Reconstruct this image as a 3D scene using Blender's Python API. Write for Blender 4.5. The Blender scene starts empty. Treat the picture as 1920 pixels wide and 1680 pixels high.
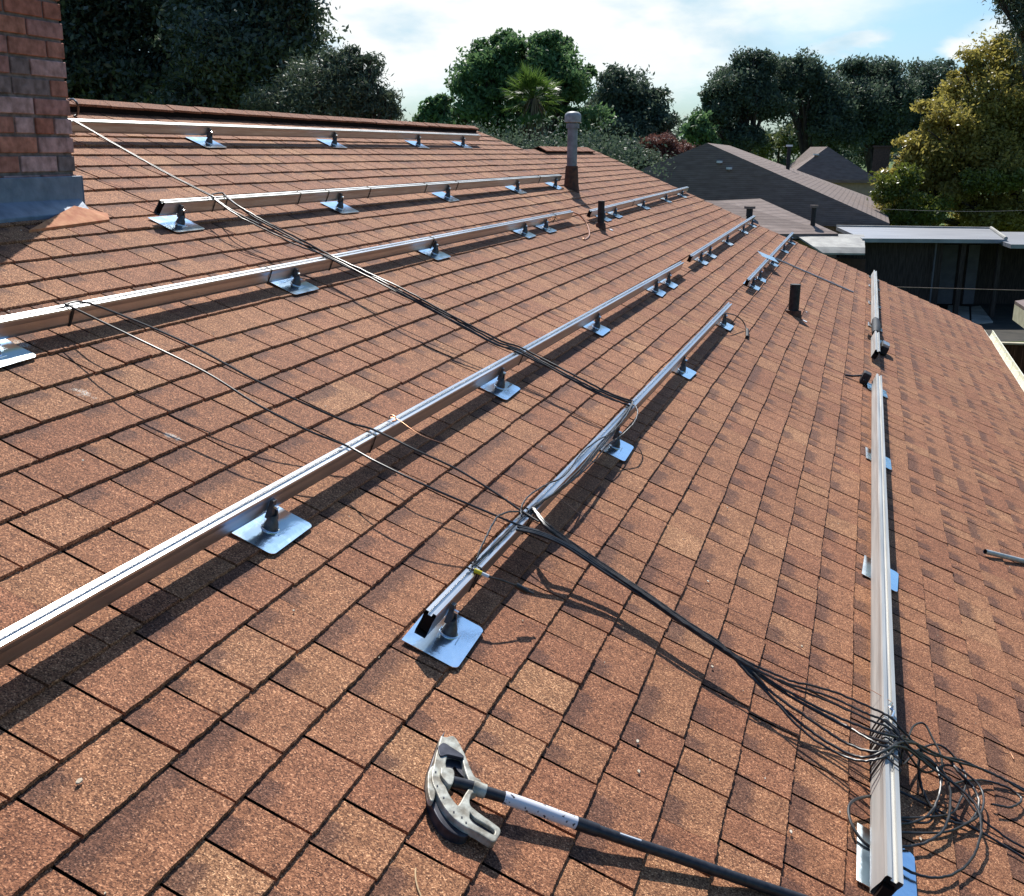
import bpy, bmesh, math, random
import numpy as np
from mathutils import Vector, Matrix
R = math.radians
SC = bpy.context.scene
COL = SC.collection
random.seed(7)
# ------------------------------------------------------------------ camera, sky, sun, exposure
ZC = 5.05                                    # camera height over the ground
S = 0.398189                                 # roof pitch (about 5 in 12)
H = 1.5                                      # camera distance from the roof plane
F = 2016.688                                 # focal length in photo pixels (1920 wide)
cam_d = bpy.data.cameras.new('camera'); cam = bpy.data.objects.new('camera', cam_d); COL.objects.link(cam)
cam_d.sensor_fit = 'HORIZONTAL'; cam_d.sensor_width = 36.0; cam_d.lens = 36.0 * F / 1920
cam_d.clip_start = 0.05; cam_d.clip_end = 2000
XR = Vector((0.95171712, 0.30680178, 0.01035276)); YD = Vector((0.09160063, -0.25163884, -0.96347663)); ZF = Vector((-0.29299119, 0.91790553, -0.26759223))
cam.matrix_world = Matrix(((XR.x, -YD.x, -ZF.x, 0), (XR.y, -YD.y, -ZF.y, 0), (XR.z, -YD.z, -ZF.z, ZC), (0, 0, 0, 1)))
SC.camera = cam
C0 = Vector((0, 0, ZC))
U = Vector((0, 1, 0)); V = Vector((-math.cos(S), 0, math.sin(S))); N = Vector((math.sin(S), 0, math.cos(S)))
O = C0 - N * H
def ray(x, y): return XR * ((x - 960) / F) + YD * ((y - 840) / F) + ZF
def rp(x, y, h=0.0):                         # the spot on the roof (u along eave, v up slope), h above it
    d = ray(x, y); t = -(H - h) / d.dot(N); q = C0 + d * t - O
    return q.dot(U), q.dot(V)
def W(u, v, h=0.0): return O + U * u + V * v + N * h
def at(x, y, D): return C0 + ray(x, y) * D
def atz(x, y, z):
    d = ray(x, y); return C0 + d * ((z - ZC) / d.z)

sun_dir = (U * 1.0 + V * 0.88 + N * 1.0).normalized()      # towards the sun, read from the vent-pipe shadows
sun_el = math.asin(sun_dir.z); sun_az = math.atan2(sun_dir.x, sun_dir.y)
sd = bpy.data.lights.new('sun', 'SUN'); so = bpy.data.objects.new('sun', sd); COL.objects.link(so)
sd.energy = 4.3; sd.angle = R(0.53); sd.color = (1.0, 0.955, 0.89)
so.rotation_euler = sun_dir.to_track_quat('Z', 'Y').to_euler()
SC.view_settings.view_transform = 'Standard'; SC.view_settings.look = 'None'; SC.view_settings.gamma = 1
SC.view_settings.exposure = 0.52
SC.render.engine = 'CYCLES'

w = bpy.data.worlds.new('World'); SC.world = w; w.use_nodes = True
wn = w.node_tree.nodes; wl = w.node_tree.links; wn.clear()
def nn(t, **k):
    n = wn.new(t)
    for a, b in k.items(): setattr(n, a, b)
    return n
sky = nn('ShaderNodeTexSky', sky_type='NISHITA', sun_disc=False, sun_elevation=sun_el, sun_rotation=sun_az)
sky.air_density = 1.0; sky.dust_density = 1.6; sky.ozone_density = 1.0
tc = nn('ShaderNodeTexCoord')
ns = nn('ShaderNodeTexNoise'); ns.inputs['Scale'].default_value = 5.0; ns.inputs['Detail'].default_value = 9; ns.inputs['Roughness'].default_value = 0.6
mp = nn('ShaderNodeMapping'); mp.inputs['Scale'].default_value = (1, 1, 2.6)
wl.new(tc.outputs['Generated'], mp.inputs['Vector']); wl.new(mp.outputs[0], ns.inputs['Vector'])
sub = nn('ShaderNodeVectorMath', operation='SUBTRACT'); wl.new(ns.outputs['Color'], sub.inputs[0]); sub.inputs[1].default_value = (.5, .5, .5)
scl = nn('ShaderNodeVectorMath', operation='SCALE'); wl.new(sub.outputs[0], scl.inputs[0]); scl.inputs['Scale'].default_value = 0.13
wv = nn('ShaderNodeVectorMath', operation='ADD'); wl.new(tc.outputs['Generated'], wv.inputs[0]); wl.new(scl.outputs[0], wv.inputs[1])
acc = None
CLOUDS = [(1010, 20, .20, .055, 1.0), (760, 60, .13, .045, 1.0), (1250, 55, .11, .05, 1.0), (1180, 130, .07, .028, .9), (560, -20, .2, .07, .9), (870, 130, .05, .018, .7),
          (1585, 62, .030, .013, 1.0), (1830, 98, .022, .010, .9), (1880, 60, .03, .02, .8), (1350, -60, .16, .05, 1.0), (1395, 108, .02, .01, .8)]
for (px, py, sx, sy, st) in CLOUDS:
    d = ray(px, py).normalized()
    a = nn('ShaderNodeVectorMath', operation='SUBTRACT'); wl.new(wv.outputs[0], a.inputs[0]); a.inputs[1].default_value = d
    b = nn('ShaderNodeVectorMath', operation='DIVIDE'); wl.new(a.outputs[0], b.inputs[0]); b.inputs[1].default_value = (sx, sx, sy)
    c = nn('ShaderNodeVectorMath', operation='LENGTH'); wl.new(b.outputs[0], c.inputs[0])
    m = nn('ShaderNodeMapRange', interpolation_type='SMOOTHSTEP'); wl.new(c.outputs['Value'], m.inputs['Value'])
    m.inputs['From Min'].default_value = 1.35; m.inputs['From Max'].default_value = 0.45; m.inputs['To Min'].default_value = 0; m.inputs['To Max'].default_value = st
    if acc is None: acc = m.outputs[0]
    else:
        x = nn('ShaderNodeMath', operation='MAXIMUM'); wl.new(acc, x.inputs[0]); wl.new(m.outputs[0], x.inputs[1]); acc = x.outputs[0]
n2 = nn('ShaderNodeTexNoise'); n2.inputs['Scale'].default_value = 9; n2.inputs['Detail'].default_value = 8
mp2 = nn('ShaderNodeMapping'); mp2.inputs['Scale'].default_value = (1, 1, 2.4); mp2.inputs['Location'].default_value = (3.1, 1.2, .4)
wl.new(tc.outputs['Generated'], mp2.inputs['Vector']); wl.new(mp2.outputs[0], n2.inputs['Vector'])
cr = nn('ShaderNodeValToRGB'); cr.color_ramp.elements[0].position = .34; cr.color_ramp.elements[0].color = (8.2, 11.2, 13.0, 1)
cr.color_ramp.elements[1].position = .52; cr.color_ramp.elements[1].color = (14.5, 14.9, 14.8, 1)
wl.new(n2.outputs['Fac'], cr.inputs['Fac'])
tint = nn('ShaderNodeMix', data_type='RGBA', blend_type='MULTIPLY'); tint.inputs['Factor'].default_value = 1
wl.new(sky.outputs[0], tint.inputs[6]); tint.inputs[7].default_value = (1.05, 1.50, 1.95, 1)
mx = nn('ShaderNodeMix', data_type='RGBA'); wl.new(acc, mx.inputs['Factor']); wl.new(tint.outputs[2], mx.inputs[6]); wl.new(cr.outputs[0], mx.inputs[7])
bg = nn('ShaderNodeBackground'); bg.inputs['Strength'].default_value = 0.05; wl.new(mx.outputs[2], bg.inputs['Color'])
wo = nn('ShaderNodeOutputWorld'); wl.new(bg.outputs[0], wo.inputs['Surface'])

# ------------------------------------------------------------------ helpers
def tag(o, label=None, cat=None, group=None, kind=None):
    if label: o['label'] = label
    if cat: o['category'] = cat
    if group: o['group'] = group
    if kind: o['kind'] = kind
    return o
def empty(name, loc, label=None, cat=None, group=None):
    o = bpy.data.objects.new(name, None); COL.objects.link(o); o.location = loc; o.empty_display_size = .2
    tag(o, label, cat, group); o['_w'] = 0; del o['_w']
    return o
def link(name, me, mat, parent=None, smooth=False):
    if mat is not None: me.materials.append(mat)
    o = bpy.data.objects.new(name, me); COL.objects.link(o)
    if parent:
        o.parent = parent; p = parent; off = Vector((0, 0, 0))
        while p: off += p.location; p = p.parent
        o.location = -off
    me.polygons.foreach_set('use_smooth', [bool(smooth)] * len(me.polygons))
    return o
class MB:
    def __init__(s): s.v = []; s.f = []
    def quad(s, a, b, c, d):
        i = len(s.v); s.v += [tuple(a), tuple(b), tuple(c), tuple(d)]; s.f.append((i, i + 1, i + 2, i + 3)); return s
    def hexa(s, p):                          # 8 corners: bottom 0-3, top 4-7
        i = len(s.v); s.v += [tuple(q) for q in p]
        s.f += [(i, i+3, i+2, i+1), (i+4, i+5, i+6, i+7), (i, i+1, i+5, i+4), (i+1, i+2, i+6, i+5), (i+2, i+3, i+7, i+6), (i+3, i, i+4, i+7)]; return s
    def rbox(s, u0, u1, v0, v1, h0, h1):     # a box in roof space
        return s.hexa([W(u0, v0, h0), W(u1, v0, h0), W(u1, v1, h0), W(u0, v1, h0), W(u0, v0, h1), W(u1, v0, h1), W(u1, v1, h1), W(u0, v1, h1)])
    def box(s, x0, x1, y0, y1, z0, z1):
        return s.hexa([(x0, y0, z0), (x1, y0, z0), (x1, y1, z0), (x0, y1, z0), (x0, y0, z1), (x1, y0, z1), (x1, y1, z1), (x0, y1, z1)])
    def slab(s, pts, t):                     # polygon (world pts, top) thickened down by t
        n = len(pts); i = len(s.v); dz = Vector((0, 0, t)); s.v += [tuple(p) for p in pts] + [tuple(Vector(p) - dz) for p in pts]
        s.f.append(tuple(range(i, i + n))); s.f.append(tuple(range(i + 2*n - 1, i + n - 1, -1)))
        for k in range(n): s.f.append((i + k, i + n + k, i + n + (k+1) % n, i + (k+1) % n))
        return s
    def tube(s, pts, r, seg=8, cap=True):
        pts = [Vector(p) for p in pts]; n = len(pts)
        rr = r if isinstance(r, (list, tuple)) else [r] * n
        base = len(s.v); up = Vector((.13, .21, .97)).normalized()
        for k in range(n):
            t = (pts[min(k+1, n-1)] - pts[max(k-1, 0)])
            if t.length < 1e-9: t = Vector((0, 0, 1))
            t.normalize(); a = up - t * up.dot(t)
            if a.length < 1e-3: a = Vector((1, 0, 0)) - t * t.x
            a.normalize(); up = a; b = t.cross(a)
            for j in range(seg):
                th = 2 * math.pi * j / seg; s.v.append(tuple(pts[k] + (a * math.cos(th) + b * math.sin(th)) * rr[k]))
        for k in range(n - 1):
            for j in range(seg):
                p = base + k * seg + j; q = base + k * seg + (j + 1) % seg
                s.f.append((p, q, q + seg, p + seg))
        if cap:
            s.f.append(tuple(base + j for j in range(seg - 1, -1, -1))); s.f.append(tuple(base + (n - 1) * seg + j for j in range(seg)))
        return s
    def build(s, name, mat, parent=None, smooth=False, bevel=0):
        me = bpy.data.meshes.new(name); me.from_pydata(s.v, [], s.f)
        bm = bmesh.new(); bm.from_mesh(me); bmesh.ops.recalc_face_normals(bm, faces=bm.faces); bm.to_mesh(me); bm.free()
        o = link(name, me, mat, parent, smooth)
        if smooth:
            try: me.set_sharp_from_angle(angle=R(40))
            except Exception: pass
        if bevel:
            m = o.modifiers.new('bevel', 'BEVEL'); m.width = bevel; m.segments = 2; m.limit_method = 'ANGLE'
        return o
def spline(pts, n=8):
    pts = [Vector(p) for p in pts]; out = []
    for i in range(len(pts) - 1):
        p0 = pts[max(i-1, 0)]; p1 = pts[i]; p2 = pts[i+1]; p3 = pts[min(i+2, len(pts)-1)]
        for k in range(n):
            t = k / n; out.append(0.5 * ((2*p1) + (p2 - p0)*t + (2*p0 - 5*p1 + 4*p2 - p3)*t*t + (-p0 + 3*p1 - 3*p2 + p3)*t**3))
    out.append(pts[-1]); return out

# ------------------------------------------------------------------ materials
def mat(name, col, rough=.6, metal=0, spec=.5):
    m = bpy.data.materials.new(name); m.use_nodes = True; b = m.node_tree.nodes['Principled BSDF']
    b.inputs['Base Color'].default_value = (*col, 1); b.inputs['Roughness'].default_value = rough; b.inputs['Metallic'].default_value = metal
    b.inputs['Specular IOR Level'].default_value = spec
    return m
def noisy(name, c1, c2, scale=8, rough=.7, metal=0, spec=.4, bump=0, stretch=(1, 1, 1), lo=.35, hi=.65, rvar=0, detail=6, bscale=None):
    m = mat(name, c1, rough, metal, spec); nt = m.node_tree; n = nt.nodes; l = nt.links; b = n['Principled BSDF']
    t = n.new('ShaderNodeTexCoord'); mpp = n.new('ShaderNodeMapping'); mpp.inputs['Scale'].default_value = stretch
    l.new(t.outputs['Object'], mpp.inputs['Vector'])
    x = n.new('ShaderNodeTexNoise'); x.inputs['Scale'].default_value = scale; x.inputs['Detail'].default_value = detail; l.new(mpp.outputs[0], x.inputs['Vector'])
    r = n.new('ShaderNodeValToRGB'); r.color_ramp.elements[0].position = lo; r.color_ramp.elements[0].color = (*c1, 1); r.color_ramp.elements[1].position = hi; r.color_ramp.elements[1].color = (*c2, 1)
    l.new(x.outputs['Fac'], r.inputs['Fac']); l.new(r.outputs[0], b.inputs['Base Color'])
    if rvar:
        q = n.new('ShaderNodeMapRange'); q.inputs['To Min'].default_value = rough - rvar; q.inputs['To Max'].default_value = rough + rvar
        l.new(x.outputs['Fac'], q.inputs['Value']); l.new(q.outputs[0], b.inputs['Roughness'])
    if bump:
        y = x
        if bscale: y = n.new('ShaderNodeTexNoise'); y.inputs['Scale'].default_value = bscale; y.inputs['Detail'].default_value = 4; l.new(mpp.outputs[0], y.inputs['Vector'])
        k = n.new('ShaderNodeBump'); k.inputs['Strength'].default_value = bump; k.inputs['Distance'].default_value = .02; l.new(y.outputs['Fac'], k.inputs['Height']); l.new(k.outputs[0], b.inputs['Normal'])
    return m
def shingle_mat():
    m = mat('shingle', (.3, .16, .1), .85, 0, .35); nt = m.node_tree; n = nt.nodes; l = nt.links; b = n['Principled BSDF']
    def new(t, **k):
        q = n.new(t)
        for a, c in k.items(): setattr(q, a, c)
        return q
    def math_(op, a, c, clamp=False):
        q = new('ShaderNodeMath', operation=op, use_clamp=clamp)
        for i, z in enumerate((a, c)):
            if hasattr(z, 'links') or hasattr(z, 'is_linked'): l.new(z, q.inputs[i])
            elif z is not None: q.inputs[i].default_value = z
        return q.outputs[0]
    def ramp(src, stops):
        q = new('ShaderNodeValToRGB'); e = q.color_ramp.elements
        while len(e) < len(stops): e.new(.5)
        for i, (p, c) in enumerate(stops): e[i].position = p; e[i].color = (*c, 1)
        l.new(src, q.inputs['Fac']); return q.outputs[0]
    def mixc(f, a, c, bt='MIX'):
        q = new('ShaderNodeMix', data_type='RGBA', blend_type=bt)
        if hasattr(f, 'links'): l.new(f, q.inputs['Factor'])
        else: q.inputs['Factor'].default_value = f
        for i, z in ((6, a), (7, c)):
            if hasattr(z, 'links'): l.new(z, q.inputs[i])
            else: q.inputs[i].default_value = (*z, 1)
        return q.outputs[2]
    tco = new('ShaderNodeTexCoord'); ob = tco.outputs['Object']
    uv = new('ShaderNodeUVMap', uv_map='tab'); uv2 = new('ShaderNodeUVMap', uv_map='tone')
    s1 = new('ShaderNodeSeparateXYZ'); l.new(uv.outputs[0], s1.inputs[0]); s2 = new('ShaderNodeSeparateXYZ'); l.new(uv2.outputs[0], s2.inputs[0])
    tone = ramp(s2.outputs[1], [(0, (.232, .089, .042)), (.3, (.256, .105, .049)), (.55, (.276, .120, .055)), (.8, (.250, .099, .047)), (1, (.304, .142, .066))])
    big = new('ShaderNodeTexNoise'); big.inputs['Scale'].default_value = .55; big.inputs['Detail'].default_value = 4; l.new(ob, big.inputs['Vector'])
    tone = mixc(1.0, tone, ramp(big.outputs['Fac'], [(.3, (.88, .84, .82)), (.7, (1.12, 1.14, 1.15))]), 'MULTIPLY')
    mid = new('ShaderNodeTexNoise'); mid.inputs['Scale'].default_value = 16; mid.inputs['Detail'].default_value = 5; l.new(ob, mid.inputs['Vector'])
    tone = mixc(1.0, tone, ramp(mid.outputs['Fac'], [(.3, (.84, .82, .80)), (.7, (1.14, 1.15, 1.16))]), 'MULTIPLY')
    # printed dark band: at the head of a tab, over part of its width
    ed = new('ShaderNodeTexNoise'); ed.inputs['Scale'].default_value = 45; ed.inputs['Detail'].default_value = 3; l.new(ob, ed.inputs['Vector'])
    e = math_('MULTIPLY', math_('SUBTRACT', ed.outputs['Fac'], .5), .06)
    uu = math_('ADD', s1.outputs[0], e); vv = math_('ADD', s1.outputs[1], e)
    a1 = new('ShaderNodeMapRange', interpolation_type='SMOOTHSTEP'); l.new(vv, a1.inputs['Value']); a1.inputs['From Min'].default_value = .076; a1.inputs['From Max'].default_value = .118
    dd = math_('SUBTRACT', s2.outputs[0], uu)
    a2 = new('ShaderNodeMapRange', interpolation_type='SMOOTHSTEP'); l.new(dd, a2.inputs['Value']); a2.inputs['From Min'].default_value = -.008; a2.inputs['From Max'].default_value = .012
    pf = math_('MULTIPLY', math_('MULTIPLY', a1.outputs[0], a2.outputs[0]), .72)
    tone = mixc(pf, tone, (.085, .034, .022))
    # granules
    vo = new('ShaderNodeTexVoronoi'); vo.inputs['Scale'].default_value = 360; l.new(ob, vo.inputs['Vector'])
    sc = new('ShaderNodeSeparateColor'); l.new(vo.outputs['Color'], sc.inputs[0])
    g = ramp(sc.outputs[0], [(0, (.26, .21, .20)), (.22, (.54, .50, .48)), (.5, (.98, .96, .94)), (.8, (1.4, 1.45, 1.46)), (.93, (1.9, 2.1, 2.2)), (1, (2.9, 3.6, 4.0))])
    tone = mixc(1.0, tone, g, 'MULTIPLY')
    # a few white lime and bird marks
    for (px, py, rad) in ((158, 738, .030), (140, 731, .018), (318, 818, .026), (330, 824, .02), (35, 645, .05), (176, 748, .014)):
        u, v = rp(px, py, .008); p = W(u, v, .008)
        ds = new('ShaderNodeVectorMath', operation='DISTANCE'); l.new(ob, ds.inputs[0]); ds.inputs[1].default_value = p
        k = math_('ADD', ds.outputs['Value'], math_('MULTIPLY', math_('SUBTRACT', ed.outputs['Fac'], .5), rad * 2.2))
        mr = new('ShaderNodeMapRange', interpolation_type='SMOOTHSTEP'); l.new(k, mr.inputs['Value']); mr.inputs['From Min'].default_value = rad * .9; mr.inputs['From Max'].default_value = rad * .2
        fl = math_('MULTIPLY', mr.outputs[0], math_('GREATER_THAN', sc.outputs[1], .45)); tone = mixc(math_('MULTIPLY', fl, .8), tone, (.62, .58, .50))
    l.new(tone, b.inputs['Base Color'])
    bp = new('ShaderNodeBump'); bp.inputs['Strength'].default_value = .55; bp.inputs['Distance'].default_value = .0016
    l.new(vo.outputs['Distance'], bp.inputs['Height'])
    bp2 = new('ShaderNodeBump'); bp2.inputs['Strength'].default_value = .5; bp2.inputs['Distance'].default_value = .006; l.new(mid.outputs['Fac'], bp2.inputs['Height']); l.new(bp.outputs[0], bp2.inputs['Normal'])
    l.new(bp2.outputs[0], b.inputs['Normal'])
    return m
M = {}
M['shingle'] = shingle_mat()
M['deck'] = mat('felt', (.018, .012, .010), .95, 0, .1)
M['alu'] = noisy('mill_aluminium', (.50, .50, .50), (.68, .675, .67), 5, .34, 1, .5, 0, (6, .25, 6), .3, .7, .07)
M['alu_worn'] = noisy('weathered_aluminium', (.42, .41, .39), (.60, .59, .57), 9, .42, .9, .5, 0, (8, .5, 8), .3, .7, .08)
M['alu_white'] = noisy('whitish_aluminium', (.44, .43, .40), (.64, .62, .57), 5, .5, .45, .5, 0, (9, .35, 9), .3, .7, .08)
M['flash'] = noisy('sky_tinted_flashing', (.70, .83, .93), (.80, .91, .99), 14, .17, 1, .5, .12, (1, 1, 1), .3, .7, .08)  # blue of the sky reflection is partly put into the base colour
M['cast'] = noisy('cast_grey_foot', (.05, .05, .055), (.11, .11, .115), 60, .42, .45, .5, .1)
M['steel'] = mat('bright_steel', (.8, .8, .8), .2, 1)
M['cable'] = noisy('black_cable', (.012, .012, .013), (.045, .040, .036), 30, .40, 0, .45)
M['copper'] = mat('bare_copper', (.52, .27, .16), .35, 1)
M['pipe_grey'] = noisy('grey_vent_pipe', (.17, .17, .18), (.27, .27, .28), 18, .5, .2, .5, .1)
M['rust'] = noisy('rusty_boot', (.06, .035, .025), (.15, .07, .04), 25, .8, 0, .3, .3)
M['black_pipe'] = noisy('dark_vent_pipe', (.015, .015, .016), (.035, .033, .033), 30, .6, 0, .3)
M['brick_flash'] = noisy('lead_flashing', (.12, .155, .205), (.20, .24, .30), 14, .5, .15, .5, .25)
M['rust_sheet'] = noisy('rusted_sheet', (.42, .12, .04), (.58, .24, .10), 22, .75, 0, .3, .2)
M['cream'] = noisy('cream_paint', (.72, .69, .52), (.82, .79, .64), 12, .55, 0, .4)
M['bender'] = noisy('painted_bender', (.22, .19, .14), (.52, .51, .43), 38, .5, .1, .5, .15)
M['bender_dark'] = noisy('dark_shoe', (.03, .03, .04), (.08, .08, .095), 40, .5, .5, .5)
M['handle'] = noisy('handle_black', (.012, .012, .016), (.03, .03, .035), 70, .45, 0, .5)
M['sticker'] = noisy('worn_white_sleeve', (.045, .04, .05), (.74, .73, .76), 75, .5, 0, .5, 0, (1, 1, 1), .34, .38)
M['yellow'] = mat('yellow_cap', (.75, .6, .02), .4)
M['white'] = noisy('white_paint', (.70, .70, .70), (.8, .8, .8), 12, .5)
M['tan'] = mat('dry_straw', (.62, .42, .22), .7)
M['roofgrey'] = noisy('grey_shingles', (.165, .122, .104), (.235, .182, .158), 2.5, .9, 0, .3, .5, (1, 1, 4), .3, .7, 0, 10, 18)
nt_ = M['roofgrey'].node_tree; nn_ = nt_.nodes; ll_ = nt_.links      # courses of shingles: level lines up the slope
tc_ = nn_.new('ShaderNodeTexCoord'); sx_ = nn_.new('ShaderNodeSeparateXYZ'); ll_.new(tc_.outputs['Object'], sx_.inputs[0])
m1_ = nn_.new('ShaderNodeMath'); m1_.operation = 'MULTIPLY'; m1_.inputs[1].default_value = 14.0; ll_.new(sx_.outputs[2], m1_.inputs[0])
m2_ = nn_.new('ShaderNodeMath'); m2_.operation = 'FRACT'; ll_.new(m1_.outputs[0], m2_.inputs[0])
r_ = nn_.new('ShaderNodeValToRGB'); r_.color_ramp.elements[0].position = .12; r_.color_ramp.elements[0].color = (.72, .72, .72, 1); r_.color_ramp.elements[1].position = .3; r_.color_ramp.elements[1].color = (1.08, 1.08, 1.08, 1); ll_.new(m2_.outputs[0], r_.inputs['Fac'])
x_ = nn_.new('ShaderNodeMix'); x_.data_type = 'RGBA'; x_.blend_type = 'MULTIPLY'; x_.inputs['Factor'].default_value = 1
ll_.new(nn_['Principled BSDF'].inputs['Base Color'].links[0].from_socket, x_.inputs[6]); ll_.new(r_.outputs[0], x_.inputs[7]); ll_.new(x_.outputs[2], nn_['Principled BSDF'].inputs['Base Color'])
M['wall_tan'] = noisy('tan_wall', (.30, .24, .18), (.36, .29, .22), 6, .8)
M['metalroof'] = noisy('pale_metal_roof', (.20, .205, .225), (.33, .335, .35), 1.6, .45, .35, .5, .1, (.4, 3, 1), .3, .7)
M['corrug'] = noisy('weathered_sheet', (.22, .21, .19), (.36, .35, .31), 3, .6, .1, .5, .1)
M['darkwood'] = noisy('dark_wood', (.035, .026, .021), (.075, .056, .046), 5, .85, 0, .2, 0, (6, 6, .6))
M['greydoor'] = noisy('grey_panel', (.10, .095, .10), (.14, .13, .135), 4, .7)
M['fence'] = noisy('brown_fence', (.060, .026, .016), (.11, .052, .032), 6, .85, 0, .2, .2, (7, 7, .5))
M['fence_cap'] = noisy('tan_cap', (.42, .36, .24), (.55, .48, .34), 8, .8)
M['concrete'] = noisy('concrete', (.30, .27, .22), (.45, .41, .34), 2.2, .9, 0, .3, .2)
M['bark'] = noisy('bark', (.035, .028, .022), (.08, .062, .048), 9, .9, 0, .2, .5, (1, 1, .3))
M['brickchim'] = noisy('far_brick', (.05, .035, .03), (.09, .06, .05), 12, .9)
def brick_mat():
    m = mat('chimney_brick', (.2, .1, .08), .9, 0, .2); nt = m.node_tree; n = nt.nodes; l = nt.links; b = n['Principled BSDF']
    at_ = n.new('ShaderNodeVertexColor'); at_.layer_name = 'tone'
    t = n.new('ShaderNodeTexCoord'); x = n.new('ShaderNodeTexNoise'); x.inputs['Scale'].default_value = 28; x.inputs['Detail'].default_value = 8; l.new(t.outputs['Object'], x.inputs['Vector'])
    r = n.new('ShaderNodeValToRGB'); r.color_ramp.elements[0].position = .3; r.color_ramp.elements[0].color = (.6, .58, .56, 1); r.color_ramp.elements[1].position = .72; r.color_ramp.elements[1].color = (1.35, 1.35, 1.38, 1)
    l.new(x.outputs['Fac'], r.inputs['Fac']); q = n.new('ShaderNodeMix'); q.data_type = 'RGBA'; q.blend_type = 'MULTIPLY'; q.inputs['Factor'].default_value = 1
    l.new(at_.outputs['Color'], q.inputs[6]); l.new(r.outputs[0], q.inputs[7]); l.new(q.outputs[2], b.inputs['Base Color'])
    k = n.new('ShaderNodeBump'); k.inputs['Strength'].default_value = .6; k.inputs['Distance'].default_value = .006; l.new(x.outputs['Fac'], k.inputs['Height']); l.new(k.outputs[0], b.inputs['Normal'])
    return m
M['brick'] = brick_mat()
def leaf_mat(name, c1, c2, trans=.25, rough=.38, spec=.5):
    m = mat(name, c1, rough, 0, spec); nt = m.node_tree; n = nt.nodes; l = nt.links; b = n['Principled BSDF']
    g = n.new('ShaderNodeNewGeometry'); r = n.new('ShaderNodeValToRGB'); r.color_ramp.elements[0].color = (*c1, 1); r.color_ramp.elements[1].color = (*c2, 1)
    l.new(g.outputs['Random Per Island'], r.inputs['Fac']); l.new(r.outputs[0], b.inputs['Base Color'])
    tr = n.new('ShaderNodeBsdfTranslucent'); l.new(r.outputs[0], tr.inputs['Color']); mxs = n.new('ShaderNodeMixShader'); mxs.inputs[0].default_value = trans
    l.new(b.outputs[0], mxs.inputs[1]); l.new(tr.outputs[0], mxs.inputs[2]); l.new(mxs.outputs[0], n['Material Output'].inputs['Surface'])
    return m
M['leaf_dark'] = leaf_mat('leaf_dark', (.055, .080, .052), (.115, .145, .090), .34, .36)
M['leaf_mid'] = leaf_mat('leaf_mid', (.080, .155, .060), (.16, .26, .10), .46, .5, .35)
M['leaf_far'] = leaf_mat('leaf_far', (.065, .098, .066), (.12, .160, .100), .38, .55, .3)
M['leaf_olive'] = leaf_mat('leaf_olive', (.22, .20, .04), (.48, .39, .10), .52, .36, .45)
M['leaf_lime'] = leaf_mat('leaf_lime', (.10, .13, .02), (.20, .23, .04), .4, .4)
M['leaf_grey'] = leaf_mat('leaf_grey', (.065, .095, .055), (.13, .165, .10), .3, .5, .35)
M['leaf_pink'] = leaf_mat('leaf_pink', (.15, .06, .045), (.25, .12, .09), .3, .6)
M['leaf_palm'] = leaf_mat('leaf_palm', (.06, .12, .02), (.13, .20, .04), .45, .4)
M['leaf_light'] = leaf_mat('leaf_light', (.10, .13, .04), (.18, .20, .07), .3, .5)
M['grass'] = noisy('lawn', (.045, .085, .014), (.10, .15, .025), 1.4, .9, 0, .2, .4)

# ------------------------------------------------------------------ ground
g = MB(); g.quad((-600, -300, 0), (600, -300, 0), (600, 900, 0), (-600, 900, 0)); tag(g.build('lawn', M['grass']), kind='structure')

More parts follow.
